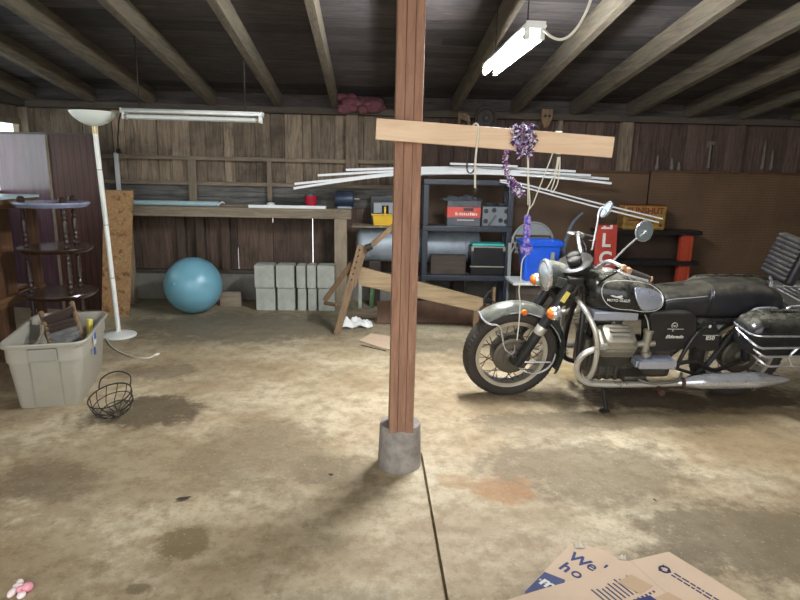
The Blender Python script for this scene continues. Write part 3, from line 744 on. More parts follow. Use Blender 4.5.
# ================================================================== MIDDLE: TANK, TOOLBOX, SAWHORSE, SAW
t = thing('metal_tank', 'grey galvanised tank lying on its side behind the post and shelf', 'tank', (.55, 6.32, 0))
mb = MB(); mb.lathe([(0, -.03), (.10, -.025), (.16, -.005), (.182, .02), (.185, .04), (.185, 1.24), (.18, 1.27), (.1, 1.3), (0, 1.31)], (-.12, 6.31, .655), (1, 0, 0), 40); mb.build('tank_body', M['galv'], t)
mb = MB()
for x in (.0, 1.0): mb.tube([(x, 6.31+.187*math.cos(a), .655+.187*math.sin(a)) for a in np.linspace(0, 2*math.pi, 40)[:-1]], .006, 6, closed=True)
mb.build('band', M['galv'], t)
for x in (.05, .95):
    mb = MB(); mb.bb((x-.06, 6.17, 0), (x+.06, 6.43, .49), .005); mb.build('cradle', M['spindle'], t)
ledge = MB(); ledge.bb((-.19, 6.05, .85), (.42, 6.33, .87), .003); tag(ledge.build('shelf_board', M['bench']), 'short grey plank resting on the metal tank under the yellow toolbox', 'plank')
t = thing('toolbox', 'yellow toolbox with grey lid on the plank above the tank', 'toolbox', (.17, 6.17, .87))
mb = MB(); mb.rings([[(.17+x*(.155+o), 6.17+y*(.085+o), z) for x, y in ((-1, -1), (1, -1), (1, 1), (-1, 1))] for o, z in ((-.02, .87), (-.008, .97), (.008, .975), (.008, .99))]); mb.build('tray', M['yellow_plastic'], t)
mb = MB()
mb.bb((.03, 6.095, .995), (.115, 6.245, 1.105), .004); mb.bb((.185, 6.095, .995), (.31, 6.245, 1.105), .004); mb.bb((.115, 6.095, 1.075), (.185, 6.245, 1.105), .004)
mb.build('lid', M['grey_lid'], t)
mb = MB(); mb.bb((.137, 6.085, .985), (.158, 6.095, 1.065), .003); mb.build('latch', M['yellow_plastic'], t)
mb = MB(); mb.bb((.0, 6.36, .87), (.30, 6.46, 1.16), .005); tag(mb.build('black_sheet', M['black']), 'black panel standing behind the yellow toolbox', 'panel')

t = thing('sawhorse', 'old wooden sawhorse with a long sloping plank and crank handle', 'sawhorse', at(345, 320, 5.2)*0+Vector((.3, 5.2, 0)))
Y0 = 5.18
pl = [at(359, 267, Y0), at(395, 276, Y0), at(440, 287.5, Y0), at(484, 299, Y0), at(483, 305, Y0), at(476, 311, Y0), at(440, 303, Y0), at(395, 293, Y0), at(359, 285, Y0)]
MB().prism(pl, (0, .05, 0)).build('plank', M['plow'], t)
f0 = flo(337, 334); MB().bar(f0+Vector((0, 0, .0)), at(361, 245, 5.10), .06, .05, up=(0, 1, 0), bev=.004).build('leg', M['plowZ'], t)
MB().bar(at(353, 288, 5.09), at(366, 246, 5.09), .035, .03, up=(0, 1, 0), bev=.003).build('brace_bar', M['plowZ'], t)
MB().bar(at(364, 252, 5.12), at(398, 222, 5.12), .045, .04, up=(0, 1, 0), bev=.006).build('handle', M['plowZ'], t)
g0 = at(325, 300, 5.3); MB().bar(g0, at(352, 263, 5.14), .045, .045, up=(0, 1, 0), bev=.004).build('leg', M['plowZ'], t)
MB().bar(at(325, 303, 5.3), at(337, 305, 5.14), .03, .03, up=(0, 1, 0), bev=.004).build('stretcher', M['plowZ'], t)
mb = MB(); 
for u in np.linspace(.62, .95, 6): MB().ball(f0.lerp(at(361, 245, 5.10), u)+Vector((0, -.028, 0)), .008, 8).build('bolt', M['iron'], t)
mb.cyl(at(366, 248, 5.06), at(372, 246, 5.06), .03, seg=14); mb.build('crank_hub', M['iron'], t)
e = at(479, 309, Y0); MB().bar((e.x-.02, Y0+.03, 0), (e.x-.02, Y0+.03, e.z), .05, .045, up=(0, 1, 0), bev=.004).build('leg', M['plowZ'], t)
mb = MB(); mb.tube([at(485, 307, Y0), at(484, 300, Y0), at(488, 293, Y0), at(492, 291, Y0)], .009, 8, 5); mb.tube([at(486, 297, Y0), at(497, 304, Y0)], .007, 8); mb.build('iron_hook', M['iron'], t)
# crosscut saw
s0, s1 = at(377, 303, 5.42), at(492, 306, 5.38)
pts = [(s0.x, .215), (s0.x+.3, .225), (s0.x+.7, .22), (s1.x, .20), (s1.x+.02, .06)]
bot = []; xx = s1.x+.02; i = 0
while xx > s0.x+.4: bot.append((xx, .004 if i % 2 == 0 else .036)); xx -= .013 if i % 2 else .015; i += 1
bot += [(s0.x+.4, .02), (s0.x, .01)]
pl = [(x, 5.40+.06*z/.2, z) for x, z in pts+bot]
t = thing('crosscut_saw', 'rusty two-man crosscut saw blade standing on edge under the sloping plank', 'saw', (.6, 5.4, 0))
mb = MB(); mb.prism(pl, (0, .004, 0)); mb.build('blade', M['rust'], t)
mb = MB(); mb.cyl((s1.x+.03, 5.42, .10), (s1.x+.03, 5.47, .36), .017, seg=12); mb.build('handle', M['plowZ'], t)
tag(MB().bar((-.30, 5.62, .045), (.9, 5.62, .10), .05, .09, bev=.004).build('loose_plank', M['trimX']), 'loose brown plank on the floor behind the crosscut saw', 'plank')
tag(MB().bb((.36, 5.46, 0), (1.1, 5.50, .19), .004).build('dark_plank', M['dark_beam']), 'dark plank on edge backing the saw blade', 'plank')
p = at(371, 305, 5.75); tag(MB().bar((p.x, 5.75, 0), (p.x+.02, 5.78, .42), .03, .03, bev=.002).build('green_stake', M['green_metal']), 'green metal stake standing behind the sawhorse plank', 'stake')
p = at(360, 305, 5.8); tag(MB().bar((p.x, 5.85, 0), (p.x, 5.85, .40), .035, .035, bev=.002).build('pale_stake', M['conc_block']), 'pale grey wooden stake behind the sawhorse plank', 'stake')
# crumpled cloth
def crumple(c, rx, ry, h, seed, nu=22, nv=18):
    rng = random.Random(seed); off = Vector((rng.uniform(0, 50),)*3)
    def fn(u, v):
        x, y = (u-.5)*2, (v-.5)*2; r = 1+.25*mnoise.noise(Vector((x*2, y*2, 0))+off)
        z = max(.003, h*(.42+.9*mnoise.noise(Vector((x*2.3, y*2.3, 5))+off)+.35*mnoise.noise(Vector((x*6, y*6, 9))+off))*(1-.75*max(abs(x), abs(y))**2))
        return (c[0]+x*rx*r, c[1]+y*ry*r, c[2]+z)
    return fn
mb = MB(); c = flo(356, 326); mb.grid(crumple((c.x, c.y, 0), .15, .10, .11, 3), 30, 24, .002); tag(mb.build('white_rag', M['cloth'], sharp=1.2), 'crumpled white rag on the floor beside the sawhorse foot', 'rag')
mb = MB(); pl = [flo(359, 341, .004), flo(371, 334, .004), flo(391, 337, .004), flo(392, 350, .004), flo(384, 349, .004)]; mb.prism(pl, (0, 0, .006)); tag(mb.build('cardboard_scrap', M['card']), 'torn tan cardboard scrap on the floor beside the post', 'scrap')

# ================================================================== PLASTIC SHELF AND ITS CONTENT
t = thing('shelving_unit', 'dark navy plastic shelving unit beside the post', 'shelf', (.97, 5.98, 0))
SX0, SX1, SY0, SY1 = .515, 1.42, 5.85, 6.11
for z in (1.355, .90, .40, .09):
    mb = MB(); mb.bb((SX0, SY0, z-.055), (SX1, SY1, z), .008)
    for i in range(5): mb.bb((SX0+.12+i*.16, SY0-.002, z-.036), (SX0+.18+i*.16, SY0+.003, z-.02), .001, 1)
    mb.build('shelf', M['black_plastic'], t)
for x in (SX0+.03, SX1-.03):
    for y in (SY0+.03, SY1-.03):
        mb = MB()
        for z0, z1 in ((0, .035), (.09, .345), (.40, .845), (.90, 1.30)): mb.bb((x-.027, y-.027, z0), (x+.027, y+.027, z1), .006)
        mb.build('upright', M['black_plastic'], t)
SZ = .90
t = thing('battery_carton', 'torn red and charcoal printed carton on the plastic shelf', 'carton', (.93, 5.95, SZ))
mb = MB(); mb.bb((.76, 5.88, SZ), (1.095, 6.06, SZ+.085), .006); mb.bb((.76, 5.88, SZ+.185), (1.095, 6.06, SZ+.25), .006); mb.build('carton_body', M['grey_bag'], t)
mb = MB(); mb.bb((.759, 5.879, SZ+.085), (1.096, 6.061, SZ+.185), .004); mb.build('red_band', M['red_bag'], t)
mb = MB(); mb.grid(crumple((.91, 5.97, SZ+.245), .20, .10, .07, 8), 20, 14, .003); mb.build('torn_flap', M['grey_bag'], t, 1.2)
mb = MB(); mb.bb((.92, 5.876, SZ+.15), (1.02, 5.88, SZ+.178), .006); mb.build('hand_hole', M['black'], t)
mb = MB(); rng = random.Random(2)
for i in range(11): mb.bb((.84+i*.021, 5.876, SZ+.105), (.84+i*.021+rng.uniform(.008, .016), 5.879, SZ+.125+rng.uniform(0, .01)))
mb.bb((.86, 5.876, SZ+.055), (1.03, 5.88, SZ+.062)); mb.build('printing', M['white_print'], t)
t = thing('drill_case', 'dark grey case with round holes beside the red carton', 'case', (1.26, 5.97, SZ))
mb = MB(); mb.bb((1.115, 5.89, SZ), (1.39, 6.05, SZ+.195), .01); mb.build('case_body', M['case_grey'], t)
mb = MB()
for x, z in ((1.15, .15), (1.355, .15), (1.15, .05), (1.30, .06), (1.355, .05), (1.23, .16)): mb.cyl((x, 5.887, SZ+z), (x, 5.891, SZ+z), .024, seg=16)
mb.build('hole', M['black'], t)
mb = MB(); mb.bar((1.18, 5.88, SZ+.01), (1.25, 5.88, SZ+.11), .02, .012, up=(0, 1, 0), bev=.003); mb.build('clip', M['grey_bag'], t)
mb = MB(); mb.ball((1.20, 5.95, SZ+.205), (.06, .05, .03), 12); mb.ball((1.32, 5.96, SZ+.205), (.05, .04, .03), 12); mb.build('knob', M['black_plastic'], t)
SZ = .40
t = thing('black_cooler', 'small black box with teal lid on the lower plastic shelf', 'box', (1.19, 5.97, SZ))
mb = MB(); mb.bb((1.02, 5.88, SZ), (1.365, 6.08, SZ+.30), .012); mb.build('box_body', M['black'], t)
mb = MB(); mb.bb((1.03, 5.885, SZ+.30), (1.355, 6.07, SZ+.325), .008); mb.build('lid', M['teal'], t)
mb = MB(); mb.bb((1.01, 5.874, SZ+.085), (1.375, 5.882, SZ+.097), .001); mb.bb((1.02, 5.874, SZ+.285), (1.365, 5.882, SZ+.297), .001)
for x in (1.03, 1.352): mb.bb((x-.012, 5.872, SZ+.25), (x+.012, 5.88, SZ+.297), .001)
mb.build('silver_edging', M['alloy'], t)
mb = MB(); mb.bb((.62, 5.95, SZ), (.98, 6.08, SZ+.19), .004); tag(mb.build('dark_carton', M['dark_beam']), 'low brown carton on the lower plastic shelf beside the black box', 'carton')
# white strips on top of the shelf
def strip(px, name, label, Y, wd=.045, th=.022, grp='white trim strips laid over the plastic shelf'):
    pts = crom([at(x, y, Y+dy) for x, y, dy in px], 6); mb = MB(); rs = []
    for i, p in enumerate(pts):
        d = (pts[min(i+1, len(pts)-1)]-pts[max(i-1, 0)]).normalized(); s_ = Vector((-d.y, d.x, 0)).normalized(); u = d.cross(s_); u = u if u.z > 0 else -u
        rs.append([p+s_*a+u*b for a, b in ((-wd/2, 0), (wd/2, 0), (wd/2, th), (-wd/2, th))])
    mb.rings(rs); return tag(mb.build(name, M['white']), label, 'strip', grp)
strip([(294, 189.5, 0), (340, 182.5, 0), (400, 175.5, 0), (470, 173.5, 0), (520, 174.5, 0)], 'trim_strip', 'white strip whose lower end sticks out lowest beside the post', 5.89)
strip([(295, 185, .02), (345, 180, .02), (410, 173.5, .02), (500, 172, .02), (560, 175, .02)], 'trim_strip', 'white strip drooping just above the lowest one beside the post', 5.93)
strip([(318, 176.5, .03), (380, 173, .03), (450, 170.5, .03), (530, 173.5, .03), (590, 176.5, .03)], 'trim_strip', 'white strip with the second highest end beside the post', 5.97)
strip([(346, 171, .05), (420, 169, .05), (500, 169, .05), (575, 172.5, .05)], 'trim_strip', 'white strip lying highest in the long bundle', 6.01)
strip([(420, 175.5, 0), (500, 174, 0), (560, 176.5, 0), (608, 180, 0)], 'trim_strip', 'white strip reaching furthest out behind the hanging cords', 6.05)
strip([(430, 174, 0), (500, 175, 0), (560, 179, 0), (611, 184.5, 0)], 'trim_strip', 'thin white strip sagging under the end of the bundle', 5.86, .02)
strip([(450, 164.8, 0), (490, 166, 0), (517, 167.5, 0)], 'trim_strip', 'short white strip lying on top of the bundle', 5.95, .05, .02)
strip([(500, 181, 0), (520, 184, .02), (590, 202, .06), (662, 219.5, .1)], 'trim_strip', 'white strip slanting down to the yellow tin, upper of two', 5.84, .03, .014)
strip([(500, 182.5, 0), (520, 187, .02), (590, 206, .06), (658, 223, .1)], 'trim_strip', 'white strip slanting down to the yellow tin, lower of two', 5.78, .03, .014)

# ================================================================== HANGING FROM THE CROSS BOARD
def board_y(x): 
    u = (x-cb0.x)/(cb1.x-cb0.x); return cb0.lerp(cb1, u)
t = thing('hanging_rope', 'pale rope with an iron hook hung over the pine board', 'rope', at(476, 160, 2.55))
bx = board_y(at(475, 140, 2.57).x)
mb = MB(); mb.tube([at(471, 132, 2.62), (bx.x-.01, 2.60, bx.z+.03), (bx.x-.004, 2.585, bx.z+.052), (bx.x+.006, 2.555, bx.z+.046), (bx.x+.008, 2.545, bx.z), at(475.5, 160, 2.545), at(475, 191, 2.545)], .0045, 8, 6); mb.build('rope_loop', M['rope'], t)
mb = MB(); p = at(475, 191, 2.545); mb.ball(p, (.011, .011, .014), 12); mb.tube([p+Vector((0, 0, -.01)), p+Vector((-.012, 0, -.024)), p+Vector((-.002, 0, -.036)), p+Vector((.012, 0, -.028))], .003, 6, 5); mb.build('hook', M['iron'], t)
mb = MB(); mb.tube([at(468.5, 142, 2.62), at(467.5, 158, 2.62), at(467, 165, 2.62), at(467.5, 171, 2.62), at(471, 173, 2.62), at(474, 170, 2.62), at(475, 167, 2.62)], .0035, 8, 5)
tag(mb.build('wire_hook', M['wire']), 'thin dark wire hook hanging behind the pine board', 'hook')
def petals(mb, p, n, r, spread, rng):
    for i in range(n):
        c = Vector(p)+Vector((rng.gauss(0, spread[0]), rng.gauss(0, spread[1]), rng.gauss(0, spread[2])))
        a = Vector((rng.uniform(-1, 1), rng.uniform(-1, 1), rng.uniform(-1, 1))).normalized(); b = a.orthogonal().normalized()
        s_ = r*rng.uniform(.6, 1.2); vs = [mb.v(c-a*s_), mb.v(c+b*s_*.55), mb.v(c+a*s_), mb.v(c-b*s_*.45+a.cross(b)*s_*.3)]
        mb.f(vs)
t = thing('garland', 'purple and white foil garland draped over the pine board', 'garland', at(524, 140, 2.55))
rng = random.Random(11); mb = MB()
for i in range(120):
    u = rng.random(); px = 513+22*rng.random(); py = 128+u*28
    if py > 145: px = 517+15*rng.random()
    petals(mb, at(px, py, 2.53), 6, .010, (.005, .006, .005), rng)
for px in range(513, 536, 3): petals(mb, at(px, 126.5, 2.56), 12, .010, (.005, .016, .005), rng)
mb.build('bunch', M['foil'], t, recalc=False)
mb = MB(); pth = crom([at(507, 151, 2.60), at(505.5, 163, 2.60), at(507, 175, 2.60), at(512, 182, 2.60), at(516, 188, 2.60), at(521, 194, 2.60)], 9)
for i, p in enumerate(pth): petals(mb, p, 11 if i < 28 else 18, .009, ((.0055,)*3 if i < 28 else (.011, .008, .008)), rng)
mb.build('strand', M['foil'], t, recalc=False)
mb = MB(); mb.tube([at(509, 143, 2.60), at(507, 151, 2.60)], .002, 5); mb.build('thread', M['wire'], t)
# dog toy on strings
t = thing('rope_toy', 'blue and violet knotted rope toy dangling on white strings', 'toy', at(527, 235, 2.56))
Yt = 2.55; mb = MB(); kb = at(526.5, 249, Yt); kc = kb
rng = random.Random(3)
for i in range(7):
    ax_ = Vector((rng.uniform(-1, 1), rng.uniform(-1, 1), rng.uniform(-1, 1))).normalized(); e1 = ax_.orthogonal().normalized(); e2 = ax_.cross(e1)
    mb.tube([kc+(e1*math.cos(a)+e2*math.sin(a))*.019 for a in np.linspace(0, 2*math.pi, 15)[:-1]], .0095, 8, closed=True)
mb.build('knot', M['purple'], t)
mb = MB(); a, b = at(526.5, 243, Yt), at(527.5, 216, Yt); L = b-a
for k3 in range(3): mb.tube([a+L*u+Vector((.0075*math.cos(u*14+k3*2.09), .0075*math.sin(u*14+k3*2.09), 0)) for u in np.linspace(0, 1, 22)], .0085, 8)
mb.build('braid', M['purple'], t)
mb = MB()
s1 = at(527.5, 216, Yt); bx = board_y(at(528, 140, 2.56).x)
mb.tube([at(528, 205, Yt), at(527.8, 180, Yt), at(527.6, 158, 2.553), (bx.x, 2.55, bx.z+.03)], .0026, 6)
mb.tube([at(527, 216, Yt), at(529, 209, Yt), at(530, 203, Yt), at(528.5, 180, 2.552), at(528.5, 158, 2.553)], .0026, 6)
bx = board_y(at(559, 140, 2.56).x)
mb.tube([at(528.5, 210, Yt), at(533, 204, Yt), at(542, 181, Yt), at(551, 158, Yt), at(555, 146, 2.552), (bx.x-.004, 2.548, bx.z+.045)], .0026, 6)
for dx in (-.008, -.002, .004, .009): mb.tube([(bx.x+dx, 2.615, bx.z+.01), (bx.x+dx, 2.602, bx.z+.047), (bx.x+dx, 2.575, bx.z+.049), (bx.x+dx, 2.551, bx.z+.044), (bx.x+dx, 2.549, bx.z-.045)], .0032, 6)
mb.tube([at(559, 157, 2.55), at(557, 170, 2.55), at(554, 182, 2.55), at(551, 190, 2.55)], .0026, 6, 4)
mb.tube([at(560, 157, 2.552), at(559.5, 172, 2.55), at(557, 185, 2.55), at(552, 193, 2.55)], .0026, 6, 4)
mb.tube([at(558, 157, 2.55), at(555, 172, 2.55), at(548, 187, 2.55), at(545, 189, 2.55)], .0026, 6, 4)
mb.tube([at(526, 255, Yt), at(522, 262, Yt), at(520.5, 280, Yt), at(519, 290, Yt), at(520, 305, Yt), at(519, 322, Yt), at(517, 340, Yt)], .0026, 6, 5)
mb.build('string', M['rope'], t)

# ================================================================== BEHIND THE BIKE
tag(MB().bb((1.38, 5.40, 0), (1.85, 5.70, .40), .006).build('low_crate', M['dark_beam']), 'low dark wooden crate under the blue bin', 'crate')
tag(MB().bb((1.34, 5.36, .40), (1.87, 5.72, .425), .003).build('white_board', M['white_enamel']), 'white board laid on the low crate under the blue bin', 'board')
t = thing('recycling_bin', 'bright blue plastic bin beside the plastic shelf', 'bin', (1.62, 5.53, .425))
mb = MB(); cx, cy = 1.615, 5.54
sec = [(-.045, .425), (-.04, .44), (-.01, .76), (.006, .765), (.01, .80), (.002, .81), (-.012, .80), (-.02, .76), (-.05, .445)]
mb.rings([[(cx+p[0], cy+p[1], p[2]) for p in rrect(.19+o, .13+o, .03, z, 4)] for o, z in sec]); mb.build('bin_body', M['blue_plastic'], t)
mb = MB(); mb.cyl((1.70, 5.385, .47), (1.70, 5.385, .71), .022, seg=12); tag(mb.build('grey_tube', M['grey_plastic']), 'short grey tube standing before the blue bin', 'tube')
t = thing('patio_chair', 'grey plastic patio chair with a lattice round back behind the bin', 'chair', (1.5, 5.85, 0))
cc = at(532, 243, 5.8); Rr = .205
rim = [(cc.x+Rr*math.cos(a), 5.80, cc.z+Rr*1.05*math.sin(a)) for a in np.linspace(0, math.pi, 24)]
mb = MB()
out_ = [(cc.x+Rr*math.cos(a), 5.78, cc.z+Rr*math.sin(a)) for a in np.linspace(0, math.pi, 24)]; inn = [(cc.x+Rr*.97*math.cos(a), 5.78, cc.z+.055+max(0, .72*Rr*math.sin(a)-.05)*0) for a in np.linspace(0, math.pi, 24)]
mb.prism(out_[3:-3], (0, .018, 0))
for i in range(9):
    x = cc.x-Rr+.03+i*.043
    for s_ in (-1, 1): mb.bar((x-s_*.035, 5.785, cc.z-.10), (x+s_*.035, 5.785, cc.z+.06), .012, .014, up=(0, 1, 0))
mb.tube(out_, .012, 8); mb.build('backrest', M['grey_plastic'], t)
mb = MB(); mb.bb((cc.x-.2, 5.42, .30), (cc.x+.2, 5.80, .33), .01); mb.bm.free()
mb = MB(); mb.bb((cc.x-.22, 5.73, .36), (cc.x+.22, 5.80, .40), .01); mb.build('seat', M['grey_plastic'], t)
for s_ in (-1, 1): MB().bar((cc.x+s_*.21, 5.79, 0), (cc.x+s_*.225, 5.79, cc.z), .035, .03, up=(0, 1, 0), bev=.006).build('leg', M['grey_plastic'], t)
mb = MB(); Yb = 5.80; mb.tube([(at(556, 300, Yb).x, Yb, 0), at(558, 275, Yb), at(563, 255, Yb), at(567, 238, Yb), at(573, 223, Yb), at(583, 213, Yb)], [.03, .03, .03, .024, .02, .016], 10, 6)
tag(mb.build('bent_pipe', M['grey_bag']), 'dark grey pipe bent at the top between blue bin and red sign', 'pipe')
# red sign with upright letters
t = thing('red_sign', 'narrow red sign with white capitals running down behind the handlebars', 'sign', (2.42, 5.9, 0))
sg0, sg1 = at(596, 225, 5.9), at(617.5, 225, 5.9)
mb = MB(); mb.prism([(sg0.x+.03, 5.86, 0), (sg1.x+.03, 5.86, 0), (sg1.x, 5.90, sg1.z), (sg0.x, 5.90, sg0.z)], (0, .02, 0)); mb.build('board', M['sign_red'], t)
sxm = (sg0.x+sg1.x)/2
def sgp(dx, z): u = z/sg0.z; return Vector((sxm+.03*(1-u)+dx, 5.858+.04*u, z))
for ch, py in (('L', 241), ('C', 259), ('O', 277), ('M', 295)):
    z = at(607, py, 5.88).z
    if z > .08: text(ch, .19, frame(sgp(0, z), (1, 0, 0), (0, .043, 1)), M['white_print'], t, bold=.006)
z = at(607, 228, 5.88).z
mb = MB(frame(sgp(0, z), (1, 0, 0), (0, .043, 1))); mb.bb((-.055, -.012, 0), (.055, .006, .002)); mb.bb((.035, -.012, 0), (.06, .03, .002)); mb.bb((-.035, -.012, 0), (-.012, .02, .002)); mb.build('lettering', M['white_print'], t)
# black and orange shelf
t = thing('low_shelf', 'low black shelf with orange uprights against the pegboard', 'shelf', (3.05, 6.2, 0))
for z in (.865, .54, .10):
    mb = MB(); mb.bb((2.40, 6.10, z-.045), (3.52, 6.36, z), .005); mb.build('shelf_board', M['black'], t)
for x in (2.48, 3.385):
    for y in (6.17,):
        for z0, z1 in ((0, .055), (.10, .495), (.54, .82)):
            mb = MB(); mb.bb((x-.065, y-.03, z0), (x+.03, y+.03, z1), .003); mb.bb((x+.035, y-.03, z0), (x+.065, y+.03, z1), .003); mb.build('upright', M['orange_wood'], t)
mb = MB(); mb.bb((2.42, 6.33, 0), (3.48, 6.345, .82)); mb.build('back_panel', M['spindle'], t)
t = thing('yellow_tin', 'worn yellow tin box with dark red capitals on the low shelf', 'tin', (2.9, 6.2, .865))
mb = MB(); mb.bb((2.66, 6.13, .865), (3.12, 6.30, 1.125), .025, 3); mb.build('tin_body', M['crate_yellow'], t)
text('SUNSHUT', .088, frame((2.89, 6.128, 1.065), (1, 0, 0), (0, 0, 1)), M['crate_red'], t, bold=.003)
mb = MB(); mb.bb((3.05, 6.126, .90), (3.08, 6.131, .93), .001); mb.bb((2.70, 6.126, .96), (3.0, 6.129, .975)); mb.bb((2.67, 6.125, 1.115), (3.11, 6.30, 1.128), .004); mb.build('marking', M['crate_red'], t)
# insulation, pulleys, tools on the rear plate
mb = MB(); c = at(362, 108, 6.35)
for i in range(34):
    mb.ball((c.x+random.uniform(-.22, .2), 6.36+random.uniform(-.05, .05), 2.07+random.uniform(-.05, .08)), (random.uniform(.05, .09), .05, random.uniform(.03, .05)), 10)
tag(mb.build('pink_insulation', M['insul'], sharp=1.5), 'clump of dull pink insulation stuffed above the back wall plate', 'insulation')
c = at(486, 118, 6.36); t = thing('wall_pulley', 'round dark grooved wheel on the back wall plate behind the pine board', 'wheel', (c.x, 6.4, c.z-.11))
mb = MB(); mb.lathe([(.0, 0), (.03, 0), (.035, .012), (.085, .012), (.095, 0), (.112, 0), (.115, .02), (.112, .06), (0, .06)], (c.x, 6.36, c.z), (0, 1, 0), 36); mb.build('wheel_disc', M['iron'], t)
mb = MB(); mb.cyl((c.x, 6.34, c.z), (c.x, 6.42, c.z), .014, seg=12); mb.build('axle', M['black'], t)
for px, lb in ((463, 'bent rusty bracket on the wall plate beside the round wheel'), (546, 'upright rusty bracket with two holes on the wall plate')):
    c = at(px, 118, 6.38); t = thing('iron_bracket', lb, 'bracket', (c.x, 6.40, c.z-.08))
    mb = MB()
    if px < 500: mb.prism([(c.x-.05, 6.38, c.z-.08), (c.x-.03, 6.38, c.z-.08), (c.x-.025, 6.38, c.z-.01), (c.x+.04, 6.38, c.z-.03), (c.x+.07, 6.38, c.z-.08), (c.x+.075, 6.38, c.z+.02), (c.x+.03, 6.38, c.z+.05), (c.x-.055, 6.38, c.z+.05)], (0, .04, 0))
    else: mb.prism([(c.x-.05, 6.38, c.z+.09), (c.x+.07, 6.38, c.z+.09), (c.x+.065, 6.38, c.z-.01), (c.x+.03, 6.38, c.z-.09), (c.x-.01, 6.38, c.z-.10), (c.x-.045, 6.38, c.z-.02)], (0, .04, 0))
    mb.build('plate', M['plowZ'], t)
    mb = MB()
    for dx in ((-.01, .035) if px > 500 else (.02,)): mb.cyl((c.x+dx, 6.372, c.z+.02), (c.x+dx, 6.382, c.z+.02), .014, seg=12)
    mb.build('hole', M['black'], t)
def hung(px0, py0, px1, py1, label, kind):
    a, b = at(px0, py0, 6.535), at(px1, py1, 6.535); t = thing('hanging_tool', label, 'tool', b)
    mb = MB(); mb.tube([a, a.lerp(b, .2), a.lerp(b, .8), b], [.006, .014, .016, .02], 8); mb.build('shaft', M['tool'], t)
    mb = MB()
    if kind == 'wrench': mb.box(a, (.09, .02, .04), .008); mb.box(a+Vector((-.03, 0, -.025)), (.03, .02, .05), .008)
    else: mb.ball(b+Vector((0, 0, .01)), (.026, .012, .04), 12)
    mb.build('tool_head', M['tool'], t); return t
hung(711, 143, 708, 168, 'old wrench hung head up on the boards over the pegboard', 'wrench')
hung(658, 155, 657, 168, 'short pale tool hung on the boards, first past the stud over the low shelf', 's')
hung(672, 158, 672, 168, 'stubby pale tool second past the stud over the low shelf', 's')
hung(679, 162, 679, 169, 'smallest pale tool hung on the boards over the pegboard', 's')
hung(766, 140, 762, 168, 'long thin pale bar hung on the boards beyond the second stud', 's')
hung(773, 150, 771, 168, 'shorter pale bar beside the long one beyond the second stud', 's')
# ================================================================== MOTORCYCLE
BK = Vector((.90, 3.63, 0)); LEAN = R(9)
bike = thing('motorcycle', 'dusty black vintage touring motorcycle leaning on its side stand', 'motorcycle', BK, (LEAN, 0, R(.5)))
BM = chain_matrix(bike); BI = BM.inverted()
def bl(px, py, y):
    """point of the bike's own frame on its plane y"""
    o = BI @ Vector((0, 0, CAM_H)); d = (BI.to_3x3() @ ray(px, py)); t_ = (y-o.y)/d.y; return o+d*t_
RAKE = R(26.5); AX = Vector((0, 0, .306)); SD = Vector((math.sin(RAKE), 0, math.cos(RAKE)))
ST = Matrix.Translation(AX) @ Matrix.Rotation(R(4), 4, SD) @ Matrix.Translation(-AX)
FM = BM @ ST
def B(): return MB(BM)
def Fm(): return MB(FM)
def wheel(name, x0, z0, Mx, drum):
    P = bike; o = Vector((x0, 0, z0)); ay = (0, 1, 0)
    mb = MB(Mx); prof = []
    for i in range(25):
        a = R(-205+i*(230/24)) ; prof.append(None)
    sec = [(.229, -.036), (.24, -.046), (.26, -.054), (.284, -.05), (.298, -.036), (.306, -.014), (.308, 0), (.306, .014), (.298, .036), (.284, .05), (.26, .054), (.24, .046), (.229, .036), (.225, 0)]
    rs = []
    for k_ in range(64):
        a = 2*math.pi*k_/64; rs.append([o+Vector((r*math.cos(a), y, r*math.sin(a))) for r, y in sec])
    mb.rings(rs, False, True); wh = mb.build(name, M['black_rubber'], P, sharp=1.0)
    mb = MB(Mx)
    for ty in (-.022, 0, .022): mb.tube([o+Vector((math.sqrt(1-(ty/.06)**2)*.306*math.cos(a), ty, math.sqrt(1-(ty/.06)**2)*.306*math.sin(a))) for a in np.linspace(0, 2*math.pi, 65)[:-1]], .0035, 5, closed=True)
    for k_ in range(60):
        a = 2*math.pi*k_/60
        for s_ in (-1, 1): 
            q = lambda r, y, da: o+Vector((r*math.cos(a+da), s_*y, r*math.sin(a+da)))
            mb.bar(q(.2985, .033, 0), q(.2855, .050, .03), .009, .004)
    mb.build('tread', M['black_rubber'], wh)
    mb = MB(Mx); rs = []
    sec = [(.236, -.041), (.236, -.034), (.226, -.028), (.206, -.030), (.203, -.018), (.211, 0), (.203, .018), (.206, .030), (.226, .028), (.236, .034), (.236, .041), (.222, .037), (.2, .036), (.197, .018), (.197, -.018), (.2, -.036), (.222, -.037)]
    sec = [(r if r > .22 else .22-(.22-r)*.55, y) for r, y in sec]
    for k_ in range(72):
        a = 2*math.pi*k_/72; rs.append([o+Vector((r*math.cos(a), y, r*math.sin(a))) for r, y in sec])
    mb.rings(rs, False, True); mb.build('rim', M['rim'], wh)
    mb = MB(Mx); mb.lathe([(.0, -.075), (.03, -.075), (.05, -.06), (.11, -.056), (.122, -.05), (.125, -.03), (.125, .03), (.12, .05), (.05, .06), (.03, .075), (0, .075)], o, ay, 48)
    mb.lathe([(.06, -.062), (.066, -.066), (.1, -.062), (.104, -.055)], o, ay, 40); mb.build('brake_drum', M['alloy_dark'], wh)
    mb = MB(Mx)
    for k_ in range(36):
        a = 2*math.pi*k_/36; s_ = 1 if k_ % 2 else -1; b = a+(.38 if (k_//2) % 2 else -.38)
        mb.tube([o+Vector((.12*math.cos(a), s_*.04, .12*math.sin(a))), o+Vector((.208*math.cos(b), s_*.006, .208*math.sin(b)))], .0026, 5)
    mb.build('spokes', M['spoke'], wh)
    return wh
fw = wheel('front_wheel', 0, .306, FM, True)
